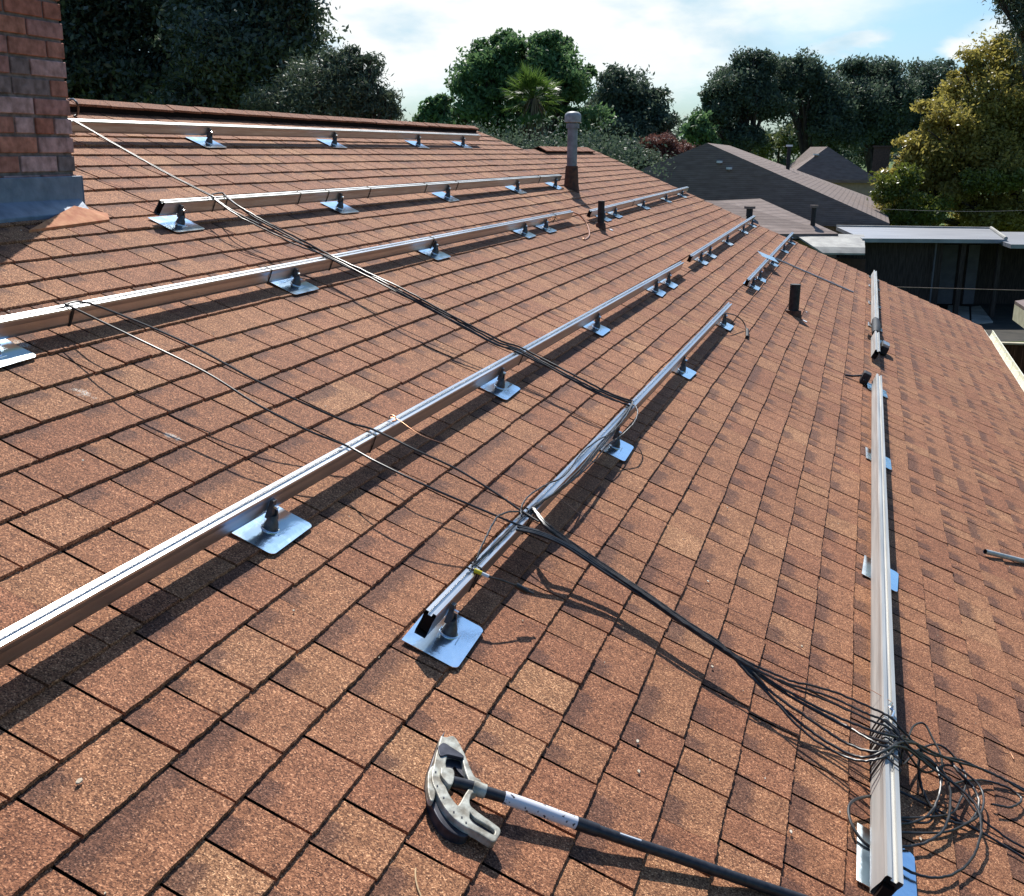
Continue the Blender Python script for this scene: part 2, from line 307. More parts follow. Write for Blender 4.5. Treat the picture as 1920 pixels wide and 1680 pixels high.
# ------------------------------------------------------------------ our house
house = empty('house', W(6, 0, -2.5) * 1.0, 'low house whose brown asphalt shingle roof fills the picture', 'house')
EDGES = [-2.47, -2.31, -2.15, -1.99, -1.83, -1.67, -1.51, -1.355, -1.195, -1.034, -.88, -.73, -.578, -.425, -.275, -.12, .03, .185, .333, .484, .633, .775,
         .92, 1.07, 1.215, 1.365, 1.513, 1.645, 1.785, 1.93, 2.07, 2.21, 2.35, 2.49, 2.63, 2.755, 2.885, 3.02, 3.145, 3.28, 3.41, 3.53, 3.65, 3.77, 3.89, 4.01, 4.07]
RIDGE = 4.07; NOTCH = 3.58
def u_end(v):
    if v < NOTCH: return 16.38 - (v + 2.47) * .095
    return 12.33 - (v - 3.58) * .52
CH_U0, CH_U1, CH_V = 2.2, 3.96, 2.885       # chimney footprint on the slope
def build_shingles():
    rng = np.random.default_rng(11)
    vs = []; fs = []; uvA = []; uvB = []; base = 0
    for k in range(len(EDGES) - 1):
        v0 = EDGES[k]; v1 = EDGES[k+1]; e = v1 - v0
        ue = u_end(v0 + e * .5); u = -1.6 - rng.uniform(0, .3)
        ph = rng.uniform(0, 9, 4)
        def wob(x): return .0024 * np.sin(x * 2.1 + ph[0]) + .0012 * np.sin(x * 6.3 + ph[1]) + .0005 * np.sin(x * 17 + ph[2])
        while u < ue:
            wd = rng.choice([rng.uniform(.11, .16), rng.uniform(.16, .24), rng.uniform(.24, .34)], p=[.30, .52, .18])
            gap = rng.uniform(.9, 1.1) * min(.0110, .0058 + .0011 * max(u, 0)) if rng.random() > .12 else .0022
            ua, ub = u, min(u + wd - gap, ue); u += wd
            if ub - ua < .02: continue
            near = ua < 5
            nseg = max(2, int((ub - ua) / (.009 if ua < 3.5 else .02 if near else .06)))
            x = np.linspace(ua, ub, nseg + 1)
            amp = .0008 if near else .0005
            fv = v0 + wob(x) + rng.normal(0, amp, nseg + 1) + rng.normal(0, .0012)
            lift = rng.uniform(.0, .0025) + (rng.random() < .05) * rng.uniform(.001, .003)
            hf = .0135 + lift + rng.normal(0, .0003, nseg + 1); hb = .0048
            skew = rng.normal(0, .0012)
            bv = np.full(nseg + 1, v1 + .03); n1 = nseg + 1
            # rows: front bottom, front top (rounded), top near front, back top
            rows = [(fv + .001, np.full(n1, .0005), 0.0), (fv, hf * .62, 0.0), (fv + .0022, hf, .0022), (v0 + .55 * e + 0 * x, hf * .45 + hb * .55 + .0004 * rng.normal(0, 1, n1), .55 * e), (bv, np.full(n1, hb), e + .03)]
            for (rv, rh, lv) in rows:
                xx = x + skew * (rv - v0) / e * 0
                P = np.array([O[:]]) + np.outer(xx, U) + np.outer(rv, V) + np.outer(rh, N)
                vs.append(P)
            nr = len(rows)
            idx = base + np.arange(nr * n1).reshape(nr, n1)
            for r in range(nr - 1):
                q = np.stack([idx[r, :-1], idx[r, 1:], idx[r+1, 1:], idx[r+1, :-1]], 1); fs.append(q)
                l0, l1 = rows[r][2], rows[r+1][2]
                a = x[:-1] - ua; b_ = x[1:] - ua; o_ = np.ones(nseg)
                uvA.append(np.stack([a, l0 * o_, b_, l0 * o_, b_, l1 * o_, a, l1 * o_], 1).reshape(-1, 2))
            # end walls of the tab
            for side in (0, -1):
                q = []
                for r in range(nr - 1): pass
                c = idx[:, side]
                q = np.array([[c[0], c[1], c[2], c[3]], [c[0], c[3], c[4], c[4]]])
                fs.append(q[:1]); uvA.append(np.zeros((4, 2)))
            cnt = nseg * (nr - 1) + 2
            pw = 0.0
            if rng.random() < .80: pw = (ub - ua) * rng.choice([rng.uniform(.3, .55), rng.uniform(.55, .8), 2.0], p=[.62, .26, .12])
            uvB.append(np.tile([pw, rng.random()], (cnt * 4, 1)))
            base += nr * n1
    vs = np.concatenate(vs); fs = np.concatenate(fs); uvA = np.concatenate(uvA); uvB = np.concatenate(uvB)
    me = bpy.data.meshes.new('shingles'); me.vertices.add(len(vs)); me.vertices.foreach_set('co', vs.astype(np.float32).ravel())
    me.loops.add(len(fs) * 4); me.loops.foreach_set('vertex_index', fs.astype(np.int32).ravel())
    me.polygons.add(len(fs)); me.polygons.foreach_set('loop_start', np.arange(0, len(fs) * 4, 4, dtype=np.int32))
    me.update(calc_edges=True)
    a = me.uv_layers.new(name='tab'); a.data.foreach_set('uv', uvA.astype(np.float32).ravel())
    b = me.uv_layers.new(name='tone'); b.data.foreach_set('uv', uvB.astype(np.float32).ravel())
    me.validate()
    return me
roof = link('roof', build_shingles(), M['shingle'], house)
# link() moved the object by the parent's offset; shading uses object coordinates, which stay world-like
# decking under the shingles, far slope, gable walls
d = MB()
top = [W(-1.9, -2.45, 0), W(16.34, -2.45, 0), W(u_end(3.5) - .03, NOTCH, 0), W(12.3, NOTCH, 0), W(11.95, RIDGE, 0), W(-1.9, RIDGE, 0)]
d.slab(top, .14); deck = d.build('roof_deck', M['deck'], house)
rz = W(0, RIDGE, 0); rz2 = W(0, NOTCH, 0)
Vb = Vector((-math.cos(S), 0, -math.sin(S)))
bk = MB(); a0 = W(-1.9, RIDGE, -.002); a1 = W(11.93, RIDGE, -.002); bk.slab([a1, a0, a0 + Vb * 4, a1 + Vb * 4], .14)
a0 = W(12.0, NOTCH, -.002); a1 = W(15.75, NOTCH, -.002); bk.slab([a1, a0, a0 + Vb * 3, a1 + Vb * 3], .14)
bk.build('far_slope', M['shingle'], house)
wl_ = MB(); ex = W(0, -2.1, 0).x; exz = W(0, -2.1, -.2).z; 
wl_.box(-7.5, ex, -1.5, 15.4, 0, exz - .05)
wl_.build('wall', M['wall_tan'], house)
gb = MB()
for (ug, vtop, back) in ((15.55, NOTCH, 3.0), (11.75, RIDGE, 4.0)):
    p = W(ug, vtop, -.16); e0 = W(ug, -2.1, -.16); b0 = p + Vb * back
    for i in range(1): gb.hexa([(b0.x, ug - .1, exz - .06), (e0.x, ug - .1, exz - .06), (e0.x, ug, exz - .06), (b0.x, ug, exz - .06), (p.x - .01, ug - .1, p.z), (p.x + .01, ug - .1, p.z), (p.x + .01, ug, p.z), (p.x - .01, ug, p.z)])
gb.build('gable', M['wall_tan'], house)
# rake boards
for (v0, v1) in ((-2.47, NOTCH), (NOTCH, RIDGE)):
    ua, ub = u_end(v0 + 1e-4), u_end(v1 - 1e-4)
    rk = MB(); rk.hexa([W(ua, v0, -.16), W(ua + .02, v0, -.16), W(ub + .02, v1, -.16), W(ub, v1, -.16), W(ua, v0, -.001), W(ua + .02, v0, -.001), W(ub + .02, v1, -.001), W(ub, v1, -.001)])
    rk.build('rake_board', M['darkwood'], house)
# ridge vents with shingled caps
def ridge_vent(u0, u1, vr, wv, hh, name):
    m = MB(); n = max(2, int((u1 - u0) / .30)); rr = random.Random(5)
    for i in range(n):
        a = u0 + (u1 - u0) * i / n; b = u0 + (u1 - u0) * (i + 1) / n
        ha = hh + .0012 + rr.uniform(-.001, .001); hb_ = hh - .0012 + rr.uniform(-.001, .001); dv = rr.uniform(-.006, .006)
        pk_a = W(a, vr, ha + .006); pk_b = W(b, vr, hb_ + .006)
        m.hexa([W(a, vr - wv + dv, ha - .014), W(b, vr - wv + dv, hb_ - .014), W(b, vr, hb_), W(a, vr, ha), W(a, vr - wv + dv, ha), W(b, vr - wv + dv, hb_), pk_b, pk_a])
        q = Vb * wv
        m.hexa([pk_a + q - Vector((0, 0, .012)), pk_b + q - Vector((0, 0, .012)), W(b, vr, hb_), W(a, vr, ha), pk_a + q, pk_b + q, pk_b + Vb * .0001, pk_a + Vb * .0001])
    o = m.build(name, M['shingle'], house)
    k = MB(); k.rbox(u0 + .03, u1 - .03, vr - wv + .012, vr - .01, .004, hh - .006); k.build('vent_core', M['deck'], o)
    return o
ridge_vent(3.4, 11.95, RIDGE - .012, .065, .058, 'ridge_vent')
ridge_vent(12.9, 15.35, NOTCH - .04, .12, .046, 'ridge_vent')
# hip-ish cap tiles on the bare ends of the ridge
# gutter and fascia
gt = MB()
p0 = W(-1.5, -2.5, 0); y1 = 16.25
X = p0.x; Z = p0.z
prof = [(0, -.01), (0, -.10), (.02, -.115), (.085, -.115), (.115, -.06), (.118, -.012), (.108, -.012), (.104, -.055), (.08, -.105), (.022, -.105), (.008, -.095), (.008, -.01)]
i0 = len(gt.v); npf = len(prof)
for y in (-1.5, y1): gt.v += [(X + a, y, Z + b) for a, b in prof]
for k in range(npf): gt.f.append((k, (k+1) % npf, npf + (k+1) % npf, npf + k))
gt.f.append(tuple(range(npf))); gt.f.append(tuple(range(2*npf-1, npf-1, -1)))
gut = gt.build('gutter', M['cream'], house)
for y in np.arange(7, 16, .62): MB().box(X + .006, X + .112, y, y + .02, Z - .018, Z - .0145).build('gutter_strap', M['white'], gut)
fb = MB(); fb.box(X - .022, X - .002, -1.5, 16.3, Z - .17, Z - .012); fb.build('fascia', M['cream'], house)

# ------------------------------------------------------------------ chimney
def brick_faces():
    rng = random.Random(3); tones = [(.42, .195, .155), (.50, .285, .245), (.40, .150, .098), (.48, .195, .125), (.24, .165, .145), (.20, .150, .135), (.52, .31, .27), (.42, .175, .12)]
    b0 = W(CH_U1, CH_V, 0); x1 = b0.x + 0.0; y1 = b0.y
    x0 = x1 - .62; y0 = y1 - 1.6
    # near face looks to -y and +x ; lower (eave) face at x1, near face hidden by the frame
    vs = []; fs = []; cs = []
    def bx(xa, xb, ya, yb, za, zb, c):
        i = len(vs); vs.extend([(xa, ya, za), (xb, ya, za), (xb, yb, za), (xa, yb, za), (xa, ya, zb), (xb, ya, zb), (xb, yb, zb), (xa, yb, zb)])
        for f in [(0, 3, 2, 1), (4, 5, 6, 7), (0, 1, 5, 4), (1, 2, 6, 5), (2, 3, 7, 6), (3, 0, 4, 7)]: fs.append(tuple(i + k for k in f)); cs.append(c)
    zb = b0.z - .3; zt = b0.z + 1.9; bx(x0 + .007, x1 - .007, y0 + .007, y1 - .007, zb, zt, (.24, .17, .145))
    z = zb; row = 0; ch = .0755; bh = .064
    while z < zt - .05:
        y = y1; first = True
        while y > y0 + .02:
            L = rng.choice([.205, .205, .205, .10]) if not first else (.205 if row % 2 else .10)
            first = False; ya = max(y - L, y0); j = rng.uniform(-.0015, .0025); c = tones[rng.randrange(8)]
            bx(x1 - .05, x1 + .001 + j, ya, y - .0005, z + rng.uniform(0, .002), z + bh, c); y = ya - .011
        x = x1 - .06
        while x > x0 + .02:
            L = .205 if row % 2 == 0 else rng.choice([.1, .205]); xa = max(x - L, x0); c = tones[rng.randrange(8)]
            bx(xa, x, y1 - .05, y1 + .0012 + rng.uniform(-.0015, .002), z, z + bh, c); bx(xa, x, y0 - .002, y0 + .05, z, z + bh, c); x = xa - .011
        z += ch; row += 1
    me = bpy.data.meshes.new('chimney'); me.from_pydata(vs, [], fs)
    ca = me.color_attributes.new('tone', 'FLOAT_COLOR', 'CORNER')
    arr = np.ones((len(me.loops), 4), np.float32); li = 0
    for f, c in zip(fs, cs):
        arr[li:li+4, :3] = c; li += 4
    ca.data.foreach_set('color', arr.ravel())
    return me, x0, x1, y0, y1, b0
cm, cx0, cx1, cy0, cy1, cb = brick_faces()
chim = link('chimney', cm, M['brick'], house)
m_ = chim.modifiers.new('bevel', 'BEVEL'); m_.width = .003; m_.segments = 1
fl = MB(); z0 = cb.z + .02
fl.box(cx1 + .004, cx1 + .022, cy0 - .01, cy1 + .006, cb.z - .03, cb.z + .135)
fl.box(cx0, cx1 + .024, cy1 + .0061, cy1 + .012, cb.z - .03, cb.z + .1352)
fl.build('flashing', M['brick_flash'], chim, bevel=.003)
ap = MB()                                     # sheet apron on the slope below the chimney
u0, v0 = CH_U0 - .4, CH_V
pts = [W(2.0, CH_V + .02, .055), W(CH_U1 - .005, CH_V + .02, .050), W(CH_U1 - .04, CH_V - .09, .028), W(2.0, CH_V - .12, .030)]
ap.slab(pts, .02); ap.build('apron', M['brick_flash'], chim, bevel=.004)
tr = MB(); t = [rp(150, 398, .02), rp(88, 430, .016), rp(205, 412, .016)]
tr.slab([W(t[0][0] - .02, t[0][1] + .02, .042), W(t[1][0] - .1, t[1][1] - .0, .020), W(t[2][0], t[2][1], .018), W(t[2][0] + .05, t[2][1] + .05, .020)], .012)
tr.build('rusty_corner_sheet', M['rust_sheet'], chim)

# ------------------------------------------------------------------ vent pipes
def vent_pipe(px, py, hgt, rad, mat_, boot=None, cap=False, label=None):
    u, v = rp(px, py, .0); p = W(u, v, 0)
    m = MB(); m.tube([p - Vector((0, 0, .05)), p + Vector((0, 0, hgt))], rad, 24, True)
    o = m.build('vent_pipe', mat_, house, smooth=True)
    if label: o['label'] = label
    if boot:
        b = MB(); b.tube([p + Vector((0, 0, -.03)), p + Vector((0, 0, .05)), p + Vector((0, 0, boot))], [rad * 1.7, rad * 1.45, rad * 1.2], 24); b.build('boot', M['rust'], o, smooth=True)
    if cap:
        t = p + Vector((0, 0, hgt)); c = MB(); z = Vector((0, 0, 1))
        c.tube([t - z*.075, t - z*.07, t - z*.01, t + z*.012, t + z*.03, t + z*.036], [rad*1.25, rad*1.62, rad*1.62, rad*1.5, rad*1.0, rad*.3], 28); c.build('cap', noisy('cap_paint', (.26, .26, .25), (.40, .40, .38), 30, .5), o, smooth=True)
        c = MB(); c.tube([t - z*.13, t - z*.085], rad*1.3, 24); c.build('collar', mat_, o, smooth=True)
    return o
vent_pipe(1071, 356, .74, .052, M['pipe_grey'], .24, True, 'tall grey capped vent pipe with rusty boot')
vent_pipe(1126, 430, .25, .030, M['black_pipe'], .06, False, 'short dark vent pipe')
vent_pipe(1487, 592, .28, .046, M['black_pipe'], .05, False, 'black open vent pipe')
for (px, py, s_) in ((1509, 602, .030), (1512, 585, .012), (1146, 431, .025)):
    u, v = rp(px, py, .012); 
    wp = MB(); wp.slab([W(u + s_ * math.cos(a) * random.uniform(.8, 1.2), v + s_ * .75 * math.sin(a), .0145) for a in [k * math.pi / 4 for k in range(8)]], .003)
    wp.build('sealant_patch', M['white'], house)

# ------------------------------------------------------------------ mounting rails
RPROF = [(-.015, 0), (.015, 0), (.0165, .010), (.0150, .040), (.0165, .056), (.0150, .062), (.0060, .062), (.0052, .054), (-.0052, .054), (-.0060, .062), (-.0150, .062), (-.0165, .056), (-.0150, .040), (-.0165, .010)]
def add_mount(root, u, vr, hb, seedn, nocov=True, tilt=0, plate=True):
    rr = random.Random(seedn); vp = vr - .042
    base = MB()
    foot = MB()
    b = W(u, vp, .0); n = N
    P = lambda du, dv, dh: W(u + du, vp + dv, dh)
    # cone post
    foot.tube([P(0, 0, .014), P(0, 0, .022), P(0, .001, .034), P(0, .003, .046), P(0, .006, .056)], [.0215, .022, .0195, .0145, .011], 16)
    # hinged ear rising to the side of the rail
    foot.hexa([P(-.010, .002, .045), P(.010, .002, .045), P(.010, .022, .045), P(-.010, .022, .045), P(-.008, .013, hb + .048), P(.008, .013, hb + .048), P(.008, .0235, hb + .048), P(-.008, .0235, hb + .048)])
    foot.hexa([P(.011, -.006, .044), P(.020, -.006, .044), P(.020, .016, .044), P(.011, .016, .044), P(.0105, .004, hb + .022), P(.0165, .004, hb + .022), P(.0165, .020, hb + .022), P(.0105, .020, hb + .022)])
    o = foot.build('mount', M['cast'], root, smooth=True)
    if plate:
        # flashing plate with rounded lower corners
        w2 = .118; vlo = -.072; vhi = .085; r_ = .018; pts = []
        du0 = rr.uniform(-.02, .02)
        for (cx, cy, a0) in ((w2 - r_, vlo + r_, -90), (w2 - .002, vhi - .002, 0), (-w2 + .002, vhi - .002, 90), (-w2 + r_, vlo + r_, 180)):
            rad = r_ if abs(a0) == 90 and cy < 0 or a0 == 180 else .002
            for k in range(5):
                a = R(a0 + 22.5 * k); pts.append((cx + rad * math.cos(a) + du0, cy + rad * math.sin(a)))
        ta = R(rr.uniform(-3.5, 3.5)); pts = [(x * math.cos(ta) - y * math.sin(ta), x * math.sin(ta) + y * math.cos(ta)) for x, y in pts]
        q = MB(); i = 0; n_ = len(pts)
        hh = lambda y: .0155 - .012 * (y - vlo) * .0 
        q.v = [tuple(P(x, y, .0182)) for x, y in pts] + [tuple(P(x, y, .0166)) for x, y in pts]
        q.f = [tuple(range(n_)), tuple(range(2*n_-1, n_-1, -1))] + [(k, n_ + k, n_ + (k+1) % n_, (k+1) % n_) for k in range(n_)]
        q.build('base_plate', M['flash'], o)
        rg = MB(); ring = [P(.024 * math.cos(R(a)), .024 * math.sin(R(a)), .0198) for a in range(0, 361, 20)]
        rg.tube(ring, .0022, 6, False); rg.tube([P(.030 + du0, -.03, .0187), P(-.02 + du0, -.034, .0189)], .0016, 6)
        rg.build('collar_ring', M['steel'], o, smooth=True)
    bt = MB(); bt.tube([P(0, .012, hb + .030), P(0, -.002, hb + .030)], .0055, 6); bt.build('bolt', M['steel'], o)
    return o
def rail(u0, u1, v, htop, mounts, label, mt='alu', ties=(), dv=0.0, cut=0.0, ps=1.0):
    root = empty('mounting_rail', W((u0 + u1) / 2, v, 0), label, 'rail', 'solar mounting rails bolted along the roof')
    m = MB(); n = len(RPROF); hb = htop - .062 * ps; RP = [(a * ps, b * ps) for a, b in RPROF]
    steps = max(2, int((u1 - u0) / .5))
    for k in range(steps + 1):
        f = k / steps; u = u0 + (u1 - u0) * f; vv = v + dv * f
        for (a, b) in RP: m.v.append(tuple(W(u + (cut * (1 - b / (.062 * ps)) if k == 0 else 0), vv + a, hb + b)))
    for k in range(steps):
        for j in range(n): m.f.append((k*n + j, k*n + (j+1) % n, (k+1)*n + (j+1) % n, (k+1)*n + j))
    m.f.append(tuple((steps)*n + j for j in range(n)))
    beam = m.build('rail_beam', M[mt], root)
    c = MB(); c.hexa([W(u0 + .001, v - .0135, hb + .006), W(u0 + .0012, v + .0135, hb + .006), W(u0 + .02, v + .0135, hb + .006), W(u0 + .02, v - .0135, hb + .006), W(u0 + .001, v - .0135, hb + .05), W(u0 + .0012, v + .0135, hb + .05), W(u0 + .02, v + .0135, hb + .05), W(u0 + .02, v - .0135, hb + .05)])
    c.build('hollow_end', M['deck'], beam)
    for i, um in enumerate(mounts): add_mount(root, um, v + dv * (um - u0) / (u1 - u0), hb, int(um * 100) + i)
    for ut in ties:
        t = MB(); vv = v + dv * (ut - u0) / (u1 - u0); ring = [W(ut, vv + a * 1.13 * ps, hb + ps * (.031 + (b - .031) * 1.07)) for a, b in ((-.0155, .001), (.0155, .001), (.0165, .03), (.0155, .0615), (-.0155, .0615), (-.0165, .03), (-.0155, .001))]
        t.tube(ring, .0024, 6); t.build('cable_tie', M['cable'], root, smooth=True)
    return root
def um(px, py): return rp(px, py, .014)[0]
def ur(px, py, h=.115): return rp(px, py, h)[0]
HR = .115
rail(4.1, 11.02, 3.60, HR, [um(406, 276), um(637, 276), um(794, 277), um(876, 277)], 'long weathered rail highest on the roof, just below the long ridge', dv=.06, mt='alu_worn')
rail(4.215, 10.9, 2.672, HR, [um(339, 422), um(645, 395), um(840, 371), um(969, 357), um(1037, 348)], 'second rail down the roof, ending at the tall vent pipe', dv=-.012, mt='alu_worn',
     ties=[ur(397, 370), ur(420, 369), ur(563, 362), ur(615, 358), ur(692, 352), ur(798, 345), ur(857, 341), ur(1010, 330)], cut=-.02)
rail(1.6, 9.17, 2.035, .100, [um(-8, 668), um(572, 544), um(832, 484), um(993, 442), um(1032, 433)], 'third rail down, entering at the left edge and ending below the tall vent pipe', dv=-.012,
     ties=[ur(127, 573, .1), ur(130, 573, .1), ur(517, 510, .1), ur(627, 485, .1), ur(815, 448, .1), ur(1040, 402, .1)])
rail(9.66, 15.8, 1.975, .100, [um(1130, 408), um(1150, 401), um(1205, 387), um(1250, 376), um(1281, 368)], 'short far rail behind the small dark vent pipe', dv=.09, ties=[ur(1180, 372, .1)])
rail(1.2, 9.16, 1.003, HR, [um(497, 988), um(935, 726), um(1112, 612), um(1222, 543), um(1248, 530)], 'long bright rail running from the lower left edge towards the upper right', dv=-.03,
     ties=[ur(700, 815), ur(973, 657)])
rail(9.72, 15.95, .985, HR, [um(1316, 491), um(1332, 479), um(1365, 456), um(1396, 435), um(1411, 423)], 'far short rail beyond the end of the long bright rail', dv=.06)
rail(2.285, 8.34, .432, HR, [um(832, 1184), um(1152, 838), um(1280, 697), um(1357, 609)], 'middle rail with black cables tied on top and a blue-lit plate at its near end', dv=-.015,
     ties=[ur(885, 1057), ur(879, 1066), ur(983, 965), ur(990, 955)], cut=-.02)
rail(9.9, 16.1, .445, HR, [um(1419, 541), um(1432, 526), um(1453, 497), um(1473, 472), um(1485, 456)], 'far rail in line with the cable-laden one, beside the loose plate', dv=.015)
rail(rp(1672, 1662, .10)[0], 8.31, -.800, .12, [um(1668, 1640), um(1656, 1078), um(1652, 862), um(1648, 733)], 'upright-looking white rail at right with cables wound round its near part', mt='alu_white', dv=-.005, cut=.03, ps=1.3)
rail(9.36, 10.4, -.80, .12, [um(1648, 640), um(1647, 617)], 'very short rail piece standing just beyond the white one', mt='alu_white', cut=.03, ps=1.35)
rail(11.3, 16.0, -.80, .12, [um(1646, 575), um(1640, 540), um(1638, 522)], 'farthest piece of the right hand rail, reaching the roof edge', mt='alu_white', ps=1.35)

# loose items of the rail kit
def loose_plate(px, py, ang, label):
    u, v = rp(px, py, .13); m = MB(); c, s_ = math.cos(R(ang)), math.sin(R(ang))
    P = lambda a, b, h: W(u + a * c - b * s_, v + a * s_ + b * c, h)
    m.hexa([P(-.13, -.10, .119), P(.13, -.10, .121), P(.13, .10, .1185), P(-.13, .10, .117), P(-.13, -.10, .1205), P(.13, -.10, .1225), P(.13, .10, .120), P(-.13, .10, .1185)])
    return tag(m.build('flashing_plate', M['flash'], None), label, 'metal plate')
loose_plate(1441, 480, 20, 'loose square flashing plate lying on a far rail at the end of the thin conduit')
def bracket(px, py, label):
    u, v = rp(px, py, .02); m = MB(); m.rbox(u - .06, u + .05, v - .03, v + .03, .014, .10); m.rbox(u - .085, u + .075, v - .012, v + .012, .04, .056)  # plain black block with a thin crossbar
    o = m.build('black_block', M['black_pipe'], None, bevel=.01); tag(o, label, 'junction block')
    q = MB(); q.tube([W(u, v + .028, .06), W(u - .03, v + .09, .03), W(u - .05, v + .14, .018)], .008, 8); q.build('lead', M['cable'], o, smooth=True)
bracket(1618, 716, 'small black block beside the far end of the white rail')
# dark cloth over the short rail gap
u0 = 10.42; u1 = 11.28
q = MB(); q.tube([W(u0 + .02, -.80, .09), W(u0 + .3, -.80, .10), W(u0 + .6, -.80, .098), W(u1 - .01, -.80, .09)], [.035, .045, .042, .036], 10)
o = q.build('dark_sleeve', M['black_pipe'], None, smooth=True); tag(o, 'dark wrapped section between the two far pieces of the right rail', 'sleeve')
q = MB(); q.rbox(9.95, 10.2, -.93, -.86, .014, .09); o = q.build('black_clamp', M['black_pipe'], None, bevel=.01); tag(o, 'black block on the downhill side of the short far rail piece', 'clamp')
q = MB(); q.rbox(9.98, 10.16, -.925, -.865, .0905, .105); q.build('clamp_lid', M['alu'], o)

# conduits
def conduit(a, b, r, label, matk):
    pa = W(*rp(*a, .03), .03); pb = W(*rp(*b, .02), .02); d_ = (pb - pa)
    m = MB(); m.tube([pa, pa + d_ * .5, pb], r, 16, False)
    inner = MB(); inner.tube([pa + d_.normalized() * .004, pb - d_.normalized() * .004], r * .82, 16, True)
    o = m.build('conduit', M[matk], None, smooth=True); tag(o, label, 'conduit'); inner.build('bore', M['deck'], o); return o
conduit((1452, 484), (1600, 548), .0105, 'thin pale conduit lying down the far part of the roof', 'alu_white')
conduit((1847, 1034), (2030, 1080), .0125, 'silver conduit end entering at the right edge of the roof', 'alu_white')

# ------------------------------------------------------------------ cables
def path(pts): return spline([W(*rp(x, y, h), h) for x, y, h in pts], 9)
def off(pts, dx, dy, dh=0): return [(x + dx, y + dy, h + dh) for x, y, h in pts]
def bundle(name, label, cat, strands, r, matk='cable', group=None):
    if len(strands) == 1:
        m = MB(); m.tube(path(strands[0]), r, 8); return tag(m.build(name, M[matk], None, smooth=True), label, cat, group)
    p = path(strands[0]); root = empty(name, p[0], label, cat, group)
    for s_ in strands:
        m = MB(); rj = random.Random(len(s_) * 31 + int(s_[1][0])); pp = path(s_); m.tube([p_ + Vector((rj.uniform(-1, 1), rj.uniform(-1, 1), rj.uniform(-1, 1))) * .0011 for p_ in pp], r * rj.uniform(.8, 1.05), 8); m.build('strand', M[matk], root, smooth=True)
    return root
a = [(136, 224, .17), (230, 278, .15), (320, 328, .135), (400, 368, .126)]
bundle('cable_bundle', 'pair of thin wires stretched from the chimney to the second rail', 'cable', [a, off(a, 1.5, 2.5, .004)], .0034)
s1 = [(397, 367, .124), (432, 393, .128), (493, 424, .12), (560, 455, .115), (618, 478, .108), (740, 540, .14), (840, 592, .14), (930, 640, .13), (975, 656, .124), (1073, 708, .13), (1133, 737, .13), (1184, 756, .126)]
s2 = [(400, 372, .124), (445, 404, .125), (500, 432, .12), (560, 461, .112), (622, 484, .108), (735, 543, .13), (838, 597, .13), (928, 645, .12), (977, 659, .124), (1070, 712, .12), (1130, 742, .12), (1180, 760, .126)]
s3 = [(420, 366, .124), (448, 387, .14), (500, 417, .14), (565, 450, .125), (624, 481, .112), (745, 537, .15), (842, 589, .15), (935, 637, .135), (979, 653, .128), (1078, 704, .14), (1140, 736, .135), (1187, 753, .13)]
s4 = [(398, 364, .126), (416, 362, .13), (424, 368, .126), (470, 404, .118), (540, 442, .11), (620, 486, .106), (742, 545, .12), (845, 599, .12), (926, 643, .115), (974, 662, .12), (1075, 713, .115), (1128, 739, .12), (1182, 762, .12)]
bundle('cable_bundle', 'black cable bundle crossing four rails from the second rail to the middle one', 'cable', [s1, s2, s3, s4], .0044)
w2a = [(122, 570, .104), (250, 632, .16), (383, 697, .17), (480, 757, .16), (577, 807, .14), (650, 836, .122), (705, 866, .14), (797, 910, .15), (923, 964, .13), (975, 985, .125), (1012, 996, .13)]
w2b = [(122, 571, .104), (150, 566, .112), (200, 580, .14), (347, 642, .17), (493, 720, .16), (640, 787, .13), (701, 806, .122), (780, 844, .14), (857, 880, .14), (930, 925, .13), (975, 956, .125), (1010, 978, .13)]
bundle('cable', 'lower of the two single cables running from the third rail to the middle rail', 'cable', [w2a], .0036)
bundle('cable', 'upper of the two single cables, looping off the third rail near its dark tie', 'cable', [w2b], .0036)
gw = [(730, 783, .118), (745, 786, .125), (790, 816, .13), (850, 840, .13), (940, 893, .11), (1040, 930, .09), (1120, 990, .06), (1210, 1056, .04), (1290, 1104, .04), (1372, 1143, .035), (1437, 1173, .04), (1507, 1220, .05), (1610, 1280, .08), (1672, 1316, .125)]
o = bundle('ground_wire', 'hair-thin bare copper wire strung from the long bright rail to the white rail', 'wire', [gw], .0011, 'copper')
# copper curl on the rail
k = [(728, 786, .12), (733, 779, .13), (740, 781, .135), (742, 788, .13), (735, 790, .125)]
m = MB(); m.tube(path(k), .0028, 8); m.build('copper_loop', M['copper'], o, smooth=True)
# along the middle rail
e1 = [(1186, 756, .128), (1165, 785, .122), (1132, 828, .122), (1092, 876, .12), (1045, 920, .12), (1010, 945, .122), (985, 964, .124)]
e2 = [(1183, 758, .12), (1160, 790, .12), (1124, 832, .12), (1086, 880, .125), (1038, 925, .125), (1000, 948, .12), (982, 968, .12), (940, 1006, .12), (905, 1045, .12), (885, 1062, .12)]
e3 = [(1189, 758, .125), (1172, 783, .11), (1143, 820, .11), (1100, 872, .115), (1057, 915, .11), (1015, 940, .12), (988, 962, .12), (950, 1000, .122), (908, 1040, .122), (888, 1060, .12)]
e4 = [(1184, 757, .13), (1193, 764, .14), (1195, 778, .14), (1186, 796, .13), (1163, 818, .10), (1138, 836, .09), (1112, 866, .10), (1075, 900, .11), (1030, 930, .12), (990, 958, .128)]
e5 = [(1186, 754, .135), (1176, 777, .125), (1150, 808, .13), (1120, 826, .13), (1090, 850, .13), (1060, 890, .14), (1030, 906, .14), (1000, 923, .14), (983, 940, .14), (977, 956, .13), (978, 968, .125)]
